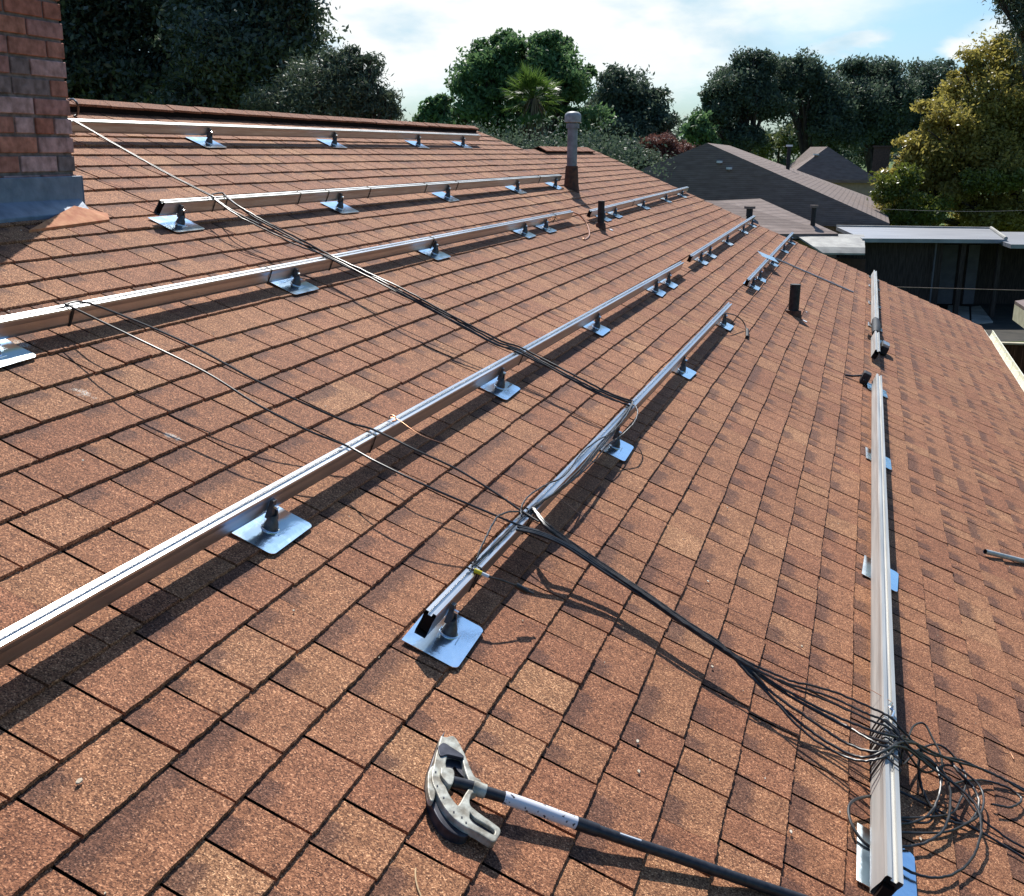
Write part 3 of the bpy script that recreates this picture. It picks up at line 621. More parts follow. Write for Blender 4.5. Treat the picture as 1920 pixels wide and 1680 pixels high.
e6 = [(978, 960, .125), (955, 960, .14), (932, 970, .15), (913, 1004, .15), (901, 1030, .14), (892, 1050, .125), (886, 1058, .12)]
b = bundle('cable_bundle', 'grey-lit cables laid along the middle rail with small loops at the side', 'cable', [e1, e2, e3, e4, e5, e6], .0034)
# heavy bundle to the white rail
def fan(dx, dy, dh, tail):
    return [(1000 + dx*.3, 955 + dy*.5, .128 + dh), (1022 + dx, 985 + dy, .13 + dh), (1060 + dx, 1014 + dy, .115 + dh), (1130 + dx, 1062 + dy, .10 + dh), (1205 + dx, 1112 + dy, .10 + dh), (1280 + dx, 1165 + dy, .10 + dh), (1345 + dx, 1208 + dy, .10 + dh)] + tail
T = [[(1400, 1240, .10), (1480, 1275, .11), (1560, 1296, .12), (1640, 1330, .13), (1672, 1347, .135), (1700, 1378, .11), (1740, 1412, .08), (1800, 1425, .05), (1870, 1455, .03), (1935, 1487, .02)],
     [(1400, 1244, .10), (1475, 1284, .10), (1560, 1318, .11), (1630, 1350, .125), (1668, 1366, .13), (1705, 1400, .09), (1745, 1432, .06), (1790, 1470, .04), (1832, 1525, .03), (1880, 1566, .02), (1940, 1600, .02)],
     [(1403, 1250, .09), (1470, 1292, .09), (1550, 1335, .10), (1635, 1370, .125), (1672, 1380, .13), (1712, 1392, .10), (1780, 1424, .06), (1835, 1440, .04), (1885, 1463, .03), (1930, 1490, .02)],
     [(1405, 1254, .09), (1490, 1310, .08), (1570, 1352, .09), (1640, 1392, .125), (1673, 1402, .13), (1700, 1402, .10), (1745, 1425, .07), (1763, 1460, .06), (1758, 1500, .04), (1735, 1532, .03), (1688, 1546, .025), (1655, 1540, .02)],
     [(1408, 1258, .09), (1450, 1300, .08), (1520, 1350, .08), (1590, 1395, .09), (1645, 1410, .125), (1678, 1400, .13), (1715, 1410, .09), (1770, 1450, .06), (1782, 1500, .05), (1772, 1550, .04), (1740, 1578, .03), (1690, 1588, .025), (1655, 1584, .02)],
     [(1405, 1260, .085), (1445, 1305, .07), (1505, 1370, .06), (1570, 1412, .07), (1620, 1427, .10), (1660, 1418, .13), (1690, 1400, .12), (1742, 1436, .08), (1795, 1475, .06), (1832, 1515, .06), (1839, 1565, .05), (1815, 1620, .03), (1765, 1645, .03), (1710, 1636, .03), (1655, 1600, .02)],
     [(1402, 1262, .085), (1450, 1310, .07), (1500, 1355, .06), (1565, 1400, .07), (1615, 1420, .09), (1655, 1410, .13), (1690, 1392, .12), (1725, 1400, .09), (1722, 1440, .05), (1733, 1490, .03), (1765, 1530, .025), (1810, 1545, .025), (1835, 1515, .03), (1827, 1480, .04), (1800, 1450, .05), (1780, 1425, .05)],
     [(1400, 1246, .105), (1470, 1279, .11), (1555, 1306, .115), (1625, 1338, .13), (1665, 1356, .135), (1697, 1392, .12), (1750, 1440, .07), (1787, 1467, .05), (1810, 1464, .04), (1850, 1464, .03), (1895, 1480, .03), (1915, 1500, .03), (1895, 1513, .03), (1860, 1508, .03)]]
st = []
rr = random.Random(4)
for i, t in enumerate(T): st.append(fan(rr.uniform(-5, 5), rr.uniform(-5, 5), rr.uniform(-.008, .008), t))
hb_ = bundle('cable_bundle', 'thick black bundle fanning out onto the white rail and coiling at its right', 'cable', st, .0042)
for (c_, rx_, ry_, a0_, a1_, tail_) in (((1745, 1470), 62, 70, -150, 60, None), ((1770, 1500), 78, 60, -120, 95, None), ((1725, 1450), 40, 90, -110, 70, None)):
    ang_ = [a0_ + (a1_ - a0_) * k / 6 for k in range(7)]
    pp_ = [(1668, 1385 + rr.uniform(-20, 25), .128), (1695, 1392 + rr.uniform(-15, 25), .11)] + [(c_[0] + rx_ * math.cos(R(q_)) * rr.uniform(.9, 1.1), c_[1] + ry_ * math.sin(R(q_)) * rr.uniform(.9, 1.1), .055 - .005 * k + rr.uniform(-.008, .012)) for k, q_ in enumerate(ang_)]
    pp_.append((tail_[0], tail_[1], .018) if tail_ else (1660, 1560 + rr.uniform(-30, 60), .02))
    m = MB(); m.tube(path(pp_), .0034, 8); m.build('strand', M['cable'], hb_, smooth=True)
# extra lead strands from the two single cables, windings round the rail
for (dx, dy) in ((0, 0), (3, 4), (-2, 5)):
    m = MB(); m.tube(path([(970 + dx, 988 + dy, .125), (1012 + dx, 998 + dy, .128), (1062 + dx, 1020 + dy, .12), (1132 + dx, 1066 + dy, .102), (1205 + dx, 1113 + dy, .098), (1282 + dx, 1166 + dy, .098), (1350, 1213 + dy, .098), (1400, 1250, .09), (1480, 1305, .08), (1600, 1370, .10), (1665, 1393, .128)]), .004, 8); m.build('strand', M['cable'], hb_, smooth=True)
u_a = rp(1660, 1430, .12)[0]; u_b = rp(1660, 1355, .12)[0]
for i in range(11):
    u = u_a + (u_b - u_a) * i / 10 + rr.uniform(-.01, .01); sl = rr.uniform(.02, .055)
    ring = [W(u, -.826, .040), W(u + .1*sl, -.827, .10), W(u + .3*sl, -.822, .1245), W(u + .7*sl, -.801, .1255), W(u + sl, -.780, .1245), W(u + sl, -.775, .10), W(u + sl, -.777, .045), W(u + .5*sl, -.801, .036), W(u, -.826, .040)]
    m = MB(); m.tube(spline(ring, 4), .0026, 6); m.build('winding', M['cable'], hb_, smooth=True)
sk = [(1672, 1318, .124), (1668, 1326, .13), (1676, 1334, .13), (1672, 1345, .128)]
m = MB(); m.tube(path(sk), .004, 8); m.build('steel_clip', M['steel'], hb_, smooth=True)
bundle('cable', 'small black loop coming out from under the left side of the white rail', 'cable', [[(1650, 1493, .04), (1622, 1494, .045), (1598, 1503, .04), (1591, 1520, .035), (1598, 1548, .03), (1618, 1577, .025), (1648, 1600, .02)]], .0042)
bundle('cable', 'cable slanting off the lower right side of the white rail past the coils', 'cable', [[(1640, 1460, .02), (1700, 1490, .02), (1760, 1520, .02), (1830, 1555, .02), (1890, 1590, .018), (1945, 1625, .018)]], .0036)
# tails
bundle('cable', 'short brown wire tail curling off the end of the third rail', 'cable', [[(1074, 398, .09), (1088, 405, .07), (1101, 422, .03), (1105, 440, .018), (1097, 449, .014), (1093, 447, .015)]], .006, 'copper')
o = bundle('cable', 'short cable arching from the far end of the middle rail to a black plug', 'cable', [[(1352, 592, .10), (1362, 588, .12), (1380, 592, .10), (1394, 604, .06), (1401, 622, .02)]], .0045)
m = MB(); m.tube([W(*rp(1401, 618, .025), .025), W(*rp(1401, 632, .02), .02)], .013, 8); m.build('plug', M['black_pipe'], o, smooth=True)
p1 = [(887, 1066, .122), (893, 1071, .122), (915, 1081, .12), (940, 1088, .115), (968, 1098, .105)]
o = bundle('cable', 'lead with yellow and white sleeve hanging off the middle rail, ending in a black plug', 'cable', [p1], .003)
for (a_, b_, r_, mk, nm) in (((889, 1069, .122), (903, 1075, .122), .0062, 'yellow', 'yellow_sleeve'), ((903, 1075, .122), (916, 1081, .12), .0052, 'white', 'white_sleeve'), ((966, 1097, .105), (988, 1109, .095), .0085, 'cable', 'plug'), ((987, 1108, .095), (999, 1113, .09), .0045, 'cable', 'plug_tip')):
    m = MB(); m.tube([W(*rp(a_[0], a_[1], a_[2]), a_[2]), W(*rp(b_[0], b_[1], b_[2]), b_[2])], r_, 12); m.build(nm, M[mk], o, smooth=True)
bundle('cable', 'black looped cable beside the chimney below the ridge', 'cable', [[(128, 188, .10), (137, 186, .14), (144, 193, .14), (147, 204, .10), (145, 214, .03), (139, 218, .015)]], .006)
bundle('ground_wire', 'short tan wire end sticking out right of the cable coils', 'wire', [[(1842, 1366, .03), (1870, 1387, .03), (1890, 1404, .02), (1901, 1423, .015)]], .0013, 'copper')
tag(MB().tube(path([(779, 1628, .014), (779, 1645, .015), (783, 1664, .015), (790, 1682, .014)]), .0016, 6).build('straw', M['tan'], None, smooth=True), 'curved pale straw on the shingles at the bottom edge', 'straw')
# bits of leaf and grit: too small and many to count
db = MB(); rr = random.Random(9)
for i in range(170):
    u = rr.uniform(.9, 7); v = rr.uniform(-2.3, 3); s_ = rr.uniform(.0015, .0045) * (1 + (rr.random() < .06)); a = rr.uniform(0, 6.28)
    pts = [W(u + s_ * math.cos(a + k) * rr.uniform(.6, 1.3), v + s_ * .6 * math.sin(a + k), .0145 + rr.uniform(0, .002)) for k in (0, 1.6, 3.1, 4.7)]
    db.slab(pts, .002)
for (px, py) in ((148, 1465), (1195, 1390), (1197, 1447), (1363, 952), (1327, 1090), (1503, 1212), (1335, 1250), (1893, 1064), (1718, 711), (1482, 1560), (1725, 1573)):
    u, v = rp(px, py, .014); s_ = .007; a = rr.uniform(0, 6.28)
    db.slab([W(u + s_ * math.cos(a + k) * rr.uniform(.6, 1.3), v + s_ * .6 * math.sin(a + k), .0165) for k in (0, 1.2, 2.4, 3.6, 4.9)], .003)
tag(db.build('debris', noisy('pale_debris', (.45, .33, .20), (.75, .66, .52), 40, .8), None), 'pale leaf bits and grit scattered on the shingles', 'debris', kind='stuff')

# ------------------------------------------------------------------ conduit bender
bu, bv = rp(850, 1480, .05)
bender = empty('conduit_bender', W(bu, bv, 0), 'hand conduit bender with worn cream head and black handle lying on the shingles', 'conduit bender')
def plate2d(name, outline, holes, h0, h1, matk, parent, hp=None, bev=.0025, tilt=None):
    hp = h1 if hp is None else hp
    cu = bpy.data.curves.new(name, 'CURVE'); cu.dimensions = '2D'; cu.fill_mode = 'BOTH'
    pts_all = [outline] + list(holes)
    for ps in pts_all:
        q = [rp(x, y, hp) for x, y in ps]; sp_ = cu.splines.new('POLY')
        # smooth the outline a little
        sm = spline([Vector((a, b, 0)) for a, b in q + [q[0]]], 4)[:-1]
        sp_.points.add(len(sm) - 1)
        for i, p in enumerate(sm): sp_.points[i].co = (p.x - bu, p.y - bv, 0, 1)
        sp_.use_cyclic_u = True
    cu.extrude = (h1 - h0) / 2 - bev; cu.bevel_depth = bev; cu.bevel_resolution = 1
    tmp = bpy.data.objects.new('tmp', cu); COL.objects.link(tmp)
    bpy.context.view_layer.update()
    me = bpy.data.meshes.new_from_object(tmp.evaluated_get(bpy.context.evaluated_depsgraph_get())); bpy.data.objects.remove(tmp)
    mid = (h0 + h1) / 2
    for v in me.vertices:
        u, vv, hh = v.co.x + bu, v.co.y + bv, v.co.z + mid
        if tilt: hh += tilt(u, vv)
        v.co = W(u, vv, hh)
    me.name = name
    return link(name, me, M[matk], parent)
# cream web: one body with an eye, the shoe below, and the hook
web = [(829, 1381), (838, 1383), (850, 1381), (859, 1392), (869, 1411), (874, 1423), (883, 1445), (890, 1457), (900, 1463), (901, 1476), (893, 1484), (884, 1486), (879, 1498), (881, 1510), (893, 1521), (912, 1535), (930, 1548), (937, 1556), (933, 1567), (926, 1576), (914, 1570), (900, 1561), (883, 1552), (874, 1548),
       (862, 1540), (850, 1530), (838, 1516), (828, 1500), (820, 1482), (813, 1466), (812, 1450), (816, 1432), (820, 1412)]
eye = [(838, 1414), (834, 1430), (837, 1446), (834, 1468), (838, 1484), (848, 1500), (858, 1511), (864, 1507), (873, 1491), (881, 1478), (882, 1466), (876, 1450), (871, 1432), (868, 1420), (855, 1415)]
slot = [(881, 1519), (892, 1532), (910, 1543), (929, 1556), (926, 1566), (905, 1555), (886, 1543), (879, 1532)]
slot2 = [(833, 1392), (845, 1399), (858, 1406), (866, 1412), (857, 1411), (843, 1405), (830, 1400)]
head = plate2d('bender_head', web, [eye, slot], .030, .050, 'bender', bender)
shoe = [(829, 1382), (820, 1412), (815, 1432), (812, 1450), (812, 1466), (819, 1482), (828, 1500), (838, 1516), (850, 1530), (862, 1541), (879, 1552), (876, 1567), (864, 1569), (846, 1561), (828, 1544), (815, 1522), (806, 1497), (803, 1472), (804, 1450), (811, 1428), (818, 1408), (824, 1390)]
plate2d('shoe_groove', shoe, [], .008, .034, 'bender_dark', head, hp=.03)
lip = [(805, 1448), (812, 1437), (814, 1450), (812, 1468), (815, 1484), (811, 1500), (806, 1490), (804, 1470)]
plate2d('shoe_lip', lip, [], .030, .046, 'bender', head, hp=.046)
hookin = [(880, 1517), (893, 1530), (912, 1541), (932, 1556), (927, 1570), (904, 1558), (884, 1546), (876, 1533)]
plate2d('hook_groove', hookin, [], .026, .042, 'bender_dark', head, hp=.042, bev=.001)
nose = [(822, 1400), (832, 1393), (848, 1402), (866, 1414), (868, 1420), (850, 1416), (838, 1414), (826, 1416)]
plate2d('nose_groove', nose, [], .044, .0535, 'bender_dark', head, hp=.0535, bev=.001)
plate2d('inner_web', [(835, 1414), (850, 1414), (868, 1420), (876, 1440), (872, 1456), (862, 1448), (852, 1436), (846, 1446), (838, 1446), (834, 1430)], [], .030, .038, 'bender_dark', head, hp=.038, bev=.001)
blk = [(829, 1440), (848, 1442), (850, 1458), (845, 1470), (836, 1462), (829, 1452)]
plate2d('boss', blk, [], .036, .058, 'bender', head, hp=.058)
# degree marks stamped along the arc
for (px, py) in ((817, 1447), (820, 1473), (832, 1495), (851, 1522), (866, 1532), (874, 1542)):
    q = [(px - 1.6, py - 1.6), (px + 1.6, py - 1.2), (px + 1.4, py + 1.6), (px - 1.4, py + 1.4)]
    m = MB(); m.slab([W(*rp(x, y, .0512), .0512) for x, y in q], .0008); m.build('degree_mark', M['bender_dark'], head)
hp_ = [(848, 1466, .046), (880, 1474, .046), (905, 1483, .046), (950, 1497, .046), (1000, 1514, .045), (1060, 1536, .044), (1120, 1557, .042), (1190, 1581, .040), (1260, 1604, .037), (1340, 1632, .034), (1420, 1659, .026), (1520, 1692, .026), (1700, 1750, .026)]
hpts = path(hp_)
m = MB(); m.tube(hpts, [.0125] * len(hpts), 20); hd = m.build('handle', M['handle'], bender, smooth=True)
def sleeve(a, b, r, matk, nm):
    n = len(hpts); seg = [p for p in hpts if a <= (p - hpts[0]).length <= b]; m = MB(); m.tube(seg, r, 20); return m.build(nm, M[matk], hd, smooth=True)
def dl(x, y): return (W(*rp(x, y, .032), .032) - hpts[0]).length
sleeve(dl(873, 1470), dl(903, 1482), .0155, 'bender', 'socket')
sleeve(dl(935, 1490), dl(1085, 1545), .0138, 'sticker', 'worn_sleeve')
sleeve(dl(1068, 1540), dl(1122, 1558), .0146, 'handle', 'tape')
m = MB(); m.tube([p + N * .0105 for p in hpts if dl(1153, 1568) <= (p - hpts[0]).length <= dl(1195, 1582)], .0035, 8); m.build('white_mark', M['white'], hd, smooth=True)

# ------------------------------------------------------------------ vegetation
def ball(rng, k, per):
    g = rng.normal(size=(k, per, 3)); n_ = np.linalg.norm(g, axis=2, keepdims=True); return g / n_ * np.minimum(n_, 2.3 + .35 * rng.random((k, per, 1)))
def leaves(name, blobs, n, size, matk, parent, seed, clump=.22, hollow=.55, asp=.45, droop=0.0, per_=90):
    rng = np.random.default_rng(seed); pts = []
    vol = np.array([b[1][0] * b[1][1] * b[1][2] for b in blobs]) ** (2 / 3); vol = vol / vol.sum()
    for (c, r, *_), wgt in zip(blobs, vol):
        nb = max(40, int(n * wgt)); k = max(6, int(nb / per_)); r = np.array(r)
        d = rng.normal(size=(k, 3)); d /= np.linalg.norm(d, axis=1)[:, None]
        lob = rng.normal(size=(11, 3)); lob /= np.linalg.norm(lob, axis=1)[:, None]
        fac = .62 + .52 * np.clip((d @ lob.T).max(1), 0, 1)[:, None] ** 7
        rad = (hollow + (1 - hollow) * rng.random((k, 1)) ** .7 + rng.normal(0, .05, (k, 1))) * fac
        cc = d * rad * r; per = nb // k
        cs = clump * r.min() * rng.uniform(.45, 1.25, (k, 1, 1))
        p = cc[:, None, :] + ball(rng, k, per) * cs * np.array([1, 1, .7])
        pts.append(p.reshape(-1, 3) + np.array(c))
    P = np.concatenate(pts); m_ = len(P)
    a = rng.normal(size=(m_, 3)); a[:, 2] -= droop; a /= np.linalg.norm(a, axis=1)[:, None]
    t = rng.normal(size=(m_, 3)); b = np.cross(a, t); b /= np.linalg.norm(b, axis=1)[:, None]
    L = size * rng.uniform(.45, 1.5, (m_, 1))
    q = np.stack([P - a * L, P + b * L * asp, P + a * L, P - b * L * asp], 1).reshape(-1, 3)
    me = bpy.data.meshes.new(name); me.vertices.add(m_ * 4); me.vertices.foreach_set('co', q.astype(np.float32).ravel())
    me.loops.add(m_ * 4); me.loops.foreach_set('vertex_index', np.arange(m_ * 4, dtype=np.int32)); me.polygons.add(m_)
    me.polygons.foreach_set('loop_start', np.arange(0, m_ * 4, 4, dtype=np.int32)); me.update(calc_edges=True)
    return link(name, me, M[matk], parent)
def tree(label, blobs_px, depth, n, size, matk, seed, group=None, trunk_px=None, name='tree', cat='tree', tr=.2, dj=.35, clump=.22, hollow=.5, asp=.45, ky=1.0, droop=0.0, limbs=True, per_=90):
    """blobs_px: (px, py, rx, ry) read off the photo, set at a true distance with real depth"""
    k = depth / F; rng = random.Random(seed); bl = []
    for (x, y, rx, ry) in blobs_px:
        c = at(x, y, depth + rng.uniform(-1, 1) * rx * k * dj); bl.append((tuple(c), (rx * k, rx * k * ky, ry * k)))
    cx = trunk_px if trunk_px is not None else sum(b[0] for b in blobs_px) / len(blobs_px)
    f = at(cx, 288, depth); foot = Vector((f.x, f.y, 0))
    root = empty(name, foot, label, cat, group)
    leaves('crown', bl, n, size, matk, root, seed, clump, hollow, asp, droop, per_)
    t = MB(); big = max(bl, key=lambda b: b[1][0] * b[1][2]); zc = min(b[0][2] for b in bl)
    if limbs:
        fork = Vector((foot.x, foot.y, max(1.2, min(zc, big[0][2]) * .55)))
        t.tube(spline([foot - Vector((0, 0, .2)), foot + (fork - foot) * .5 + Vector((rng.uniform(-.1, .1), 0, 0)), fork], 3), [tr * 1.25, tr * 1.2, tr * 1.1, tr * 1.05, tr, tr * .95, tr * .9][:7], 10)
        for b in bl:
            c = Vector(b[0]); mid = fork.lerp(c, .5) + Vector((rng.uniform(-.2, .2), rng.uniform(-.2, .2), .1)) * b[1][0] * .3
            sp_ = spline([fork, mid, c], 3); t.tube(sp_, [tr * .6 * (1 - .8 * i / len(sp_)) for i in range(len(sp_))], 7)
            for _ in range(5):
                e = c + Vector((rng.uniform(-1, 1) * b[1][0], rng.uniform(-1, 1) * b[1][1], rng.uniform(-.3, 1) * b[1][2])) * .75
                s2_ = spline([mid, mid.lerp(e, .55) + Vector((0, 0, .1)), e], 3); t.tube(s2_, [tr * .28 * (1 - .85 * i / len(s2_)) for i in range(len(s2_))], 6)
    else: t.tube([foot, foot + Vector((0, 0, zc))], tr)
    t.build('trunk', M['bark'], root, smooth=True)
    return root
tree('huge dark evergreen oak towering behind the chimney end of the ridge', [(60, -40, 200, 170), (230, 60, 170, 150), (190, -140, 220, 130), (60, 150, 160, 120), (300, 170, 120, 80), (350, 30, 110, 120), (150, 100, 90, 120), (270, -20, 120, 110), (240, 170, 120, 80), (130, -20, 90, 100)], 21, 110000, .06, 'leaf_dark', 1, 'trees beyond the ridge', tr=.3)
tree('dark oak with an upright edge against the sky, right of the biggest tree', [(470, -30, 120, 130), (520, 60, 88, 90), (430, 110, 110, 100), (545, -20, 60, 60), (400, -80, 120, 80), (380, 190, 90, 60)], 19, 80000, .052, 'leaf_dark', 2, 'trees beyond the ridge', tr=.25)
tree('bushy grey-green tree with feathery shoots just past the ridge', [(600, 185, 85, 62), (665, 168, 62, 55), (655, 112, 26, 30), (690, 128, 26, 34), (620, 125, 30, 34), (722, 190, 26, 30), (735, 205, 16, 16), (540, 210, 80, 50), (640, 135, 45, 38), (700, 215, 45, 35), (570, 150, 40, 40)], 17, 50000, .036, 'leaf_grey', 3, 'trees beyond the ridge', tr=.14, clump=.3, asp=.25, droop=-.5)
sp_ = [(940, 95, 55, 38), (1010, 90, 52, 36), (900, 150, 62, 50), (985, 150, 80, 60), (1060, 170, 60, 50), (880, 215, 60, 45), (960, 230, 80, 50), (1075, 230, 55, 45), (1055, 80, 18, 16), (1045, 110, 35, 28), (905, 105, 26, 28), (1090, 130, 25, 22)]
tree('broad green tree with open lobed crown in the middle of the skyline', sp_, 45, 46000, .10, 'leaf_mid', 4, 'trees on the skyline', trunk_px=985, tr=.26, clump=.26, hollow=.6, per_=260)
tree('small wispy tree at the left foot of the broad green one', [(815, 212, 28, 22), (835, 196, 20, 16), (800, 225, 20, 14)], 40, 3200, .11, 'leaf_mid', 5, 'trees on the skyline', tr=.08, clump=.35)
tree('dark rounded tree right of the broad green one', [(1160, 185, 55, 48), (1215, 210, 48, 45), (1130, 235, 50, 45), (1180, 250, 60, 40), (1245, 240, 30, 30), (1150, 150, 30, 22)], 50, 45000, .09, 'leaf_far', 6, 'trees on the skyline', tr=.25, clump=.26, per_=170)
far = [([(1390, 165, 62, 55), (1350, 215, 45, 50), (1420, 130, 50, 35), (1330, 190, 22, 30), (1440, 190, 50, 40), (1385, 260, 50, 30)], 'leftmost of the far dark oaks on the right skyline'),
       ([(1500, 140, 55, 40), (1540, 185, 60, 60), (1480, 175, 48, 34), (1560, 240, 60, 45), (1500, 118, 30, 20)], 'second far dark oak from the left, above the grey hip roof'),
       ([(1640, 145, 60, 45), (1620, 200, 62, 60), (1680, 185, 50, 50), (1650, 255, 60, 45), (1600, 130, 30, 22)], 'third far dark oak, behind the brick stack'),
       ([(1745, 150, 58, 42), (1760, 205, 60, 60), (1715, 230, 50, 50), (1790, 170, 30, 35), (1770, 260, 60, 50)], 'rightmost far dark oak, partly behind the yellow-green tree')]
for i, (b, lb) in enumerate(far): tree(lb, b, 72 + i * 2, 42000, .12, 'leaf_far', 20 + i, 'dark oaks on the right skyline', tr=.4, clump=.24, hollow=.45, per_=170)
tree('small green tree between the pink bush and the far oaks', [(1305, 240, 20, 30), (1325, 255, 22, 26)], 70, 4000, .17, 'leaf_mid', 31, tr=.12, clump=.35)
tree('pale shrub seen in the gap under the far oaks', [(1500, 258, 45, 28), (1420, 268, 40, 20)], 90, 6000, .2, 'leaf_light', 32, name='shrub', cat='shrub', tr=.1, clump=.4, limbs=False)
tree('grey-green shrub in front of the dark rounded tree', [(1175, 285, 32, 24), (1205, 300, 35, 20), (1150, 300, 25, 18)], 44, 14000, .055, 'leaf_grey', 33, name='shrub', cat='shrub', tr=.06, clump=.35, limbs=False)
tree('shrub with rusty pink blossom beside the grey roof', [(1240, 268, 36, 16), (1265, 285, 35, 18), (1215, 275, 26, 14), (1285, 275, 14, 8)], 46, 14000, .055, 'leaf_pink', 34, name='shrub', cat='shrub', tr=.06, clump=.35, limbs=False)
tree('yellow-green tree with glittering leaves filling the right edge', [(1850, 190, 75, 60), (1900, 120, 70, 60), (1790, 255, 70, 60), (1880, 300, 100, 60), (1745, 320, 60, 55), (1830, 395, 90, 40), (1960, 200, 80, 110), (1805, 150, 32, 30), (1700, 345, 40, 50), (1690, 300, 22, 26), (1710, 270, 24, 22), (1672, 335, 26, 24), (1830, 110, 26, 30), (1735, 250, 30, 28), (1760, 210, 30, 26), (1700, 400, 60, 34), (1900, 400, 80, 40), (1770, 370, 60, 40), (1850, 250, 70, 50)], 46, 110000, .085, 'leaf_olive', 40, trunk_px=1960, tr=.3, clump=.3, hollow=.55, per_=330)
tree('low lime-green shrub at the end of the grey roof', [(1672, 350, 34, 26), (1700, 335, 26, 20), (1652, 372, 22, 14), (1720, 390, 55, 30), (1850, 340, 50, 22), (1900, 330, 40, 22), (1690, 405, 40, 18)], 44, 22000, .075, 'leaf_lime', 41, name='shrub', cat='shrub', tr=.03, clump=.35, limbs=False)
tree('sprays of small leaves hanging at the top right corner', [(1905, 10, 30, 50), (1925, 60, 35, 50), (1880, 0, 14, 30), (1950, -20, 60, 70)], 15, 9000, .035, 'leaf_grey', 42, trunk_px=2150, tr=.12, clump=.4, asp=.28)
# hedge mass closing the horizon behind everything
hb = [(tuple(at(x, 272 + random.uniform(-4, 8), 105)), (3.2, 3, 2.4 + random.uniform(-.5, .8))) for x in range(-300, 2300, 55)]
o = leaves('distant_woods', hb, 30000, .28, 'leaf_far', None, 50, .35, .2); tag(o, 'low dark band of distant woods along the horizon', 'woods', kind='stuff')
hb = [(tuple(at(x, 300, 30)), (2.2, 1.4, 1.0)) for x in range(650, 1180, 60)]
o = leaves('undergrowth', hb, 30000, .05, 'leaf_far', None, 51, .35, .2); tag(o, 'dark undergrowth behind the second ridge', 'undergrowth', kind='stuff')
# fan palm
pc = at(1000, 185, 38); palm = empty('palm_tree', (pc.x, pc.y, 0), 'fan palm with a bright crown in front of the broad green tree', 'palm')
t = MB(); t.tube([Vector((pc.x, pc.y, z)) for z in (-.1, 1, 3, pc.z - .3, pc.z)], [.22, .2, .18, .2, .12], 12); t.build('trunk', M['bark'], palm, smooth=True)
fr = MB(); rr = random.Random(12)
for i in range(54):
    az = rr.uniform(0, 6.28); el = R(rr.choice([rr.uniform(30, 85), rr.uniform(-10, 45), rr.uniform(-65, -10)])); L = rr.uniform(.45, .75)
    dr = Vector((math.cos(az) * math.cos(el), math.sin(az) * math.cos(el), math.sin(el))); hub = pc + dr * L
    side = dr.cross(Vector((0, 0, 1))).normalized(); upv = side.cross(dr)
    fr.tube([pc, hub], .015, 4)
    for j in range(17):
        th = R(-82 + 164 * j / 16); ll = rr.uniform(.55, .75) * (1 - .25 * abs(th) / 1.5)
        d2 = (dr * math.cos(th) + side * math.sin(th) + upv * .12 * math.cos(th * 2)); tip = hub + d2 * ll - Vector((0, 0, .12 * rr.random())); mid = hub + d2 * ll * .5
        wv_ = dr.cross(d2).cross(d2).normalized() * .022 if dr.cross(d2).length > 1e-4 else side * .022
        i0 = len(fr.v); fr.v += [tuple(hub), tuple(mid + wv_), tuple(tip), tuple(mid - wv_)]; fr.f.append((i0, i0+1, i0+2, i0+3))
fr.build('crown', M['leaf_palm'], palm)
sk_ = MB()
for i in range(160):
    az = rr.uniform(0, 6.28); z = rr.uniform(-1.1, -.1); r1 = .25 + .35 * rr.random(); p = pc + Vector((math.cos(az) * .15, math.sin(az) * .15, z + .2)); q_ = pc + Vector((math.cos(az) * r1, math.sin(az) * r1, z - .4)); s_ = Vector((-math.sin(az), math.cos(az), 0)) * .04
    sk_.quad(p, p + s_, q_ + s_, q_)
sk_.build('dead_fronds', noisy('dead_frond', (.13, .09, .05), (.22, .16, .09), 5, .9), palm)

# ------------------------------------------------------------------ neighbouring buildings
def hip_house(label, apex, back, nr, fr_, nl, fl_, eave, matk='roofgrey', walls=True):
    c = (Vector(nr) + Vector(fr_) + Vector(nl) + Vector(fl_)) / 4
    root = empty('neighbour_house', (c.x, c.y, 0), label, 'house', 'grey roofed houses behind')
    m = MB(); A, B = Vector(apex), Vector(back); q = [Vector(nr), Vector(fr_), Vector(fl_), Vector(nl)]
    dz = Vector((0, 0, .16)); v = [A, B] + q + [p - dz for p in q]; m.v = [tuple(p) for p in v]
    m.f = [(0, 5, 2), (0, 2, 3, 1), (1, 3, 4), (0, 1, 4, 5), (2, 6, 7, 3), (3, 7, 8, 4), (4, 8, 9, 5), (5, 9, 6, 2), (6, 9, 8, 7)]
    m.build('roof', M[matk], root)
    w_ = MB(); q2 = [c + (p - c) * .94 for p in q]; top_ = [Vector((p.x, p.y, eave - .17)) for p in q2]; w_.slab(top_, eave - .17); w_.build('wall', M['wall_tan'], root)
    return root
A = at(1326, 268, 40.6); Bk = Vector(at(1368, 273, 56)); Bk.z = A.z
nR = atz(1668, 419, 2.6); fR = atz(1660, 380, 2.6); 
ax = (fR - nR).normalized(); perp = Vector((ax.y, -ax.x, 0))
wid = abs((A - nR).dot(perp)) * 2
nL = nR - perp * wid; fL = fR - perp * wid
if (A - nR).dot(perp) > 0: nL = nR + perp * wid; fL = fR + perp * wid
nh = hip_house('neighbouring house with a big grey hip roof, dark towards the camera', A, Bk, nR, fR, nL, fL, 2.6)
def hit(px, py, p0, p1, p2):                 # where the sight line meets a roof plane
    nrm_ = (Vector(p1) - Vector(p0)).cross(Vector(p2) - Vector(p0)); d = ray(px, py); return C0 + d * ((Vector(p0) - C0).dot(nrm_) / d.dot(nrm_))
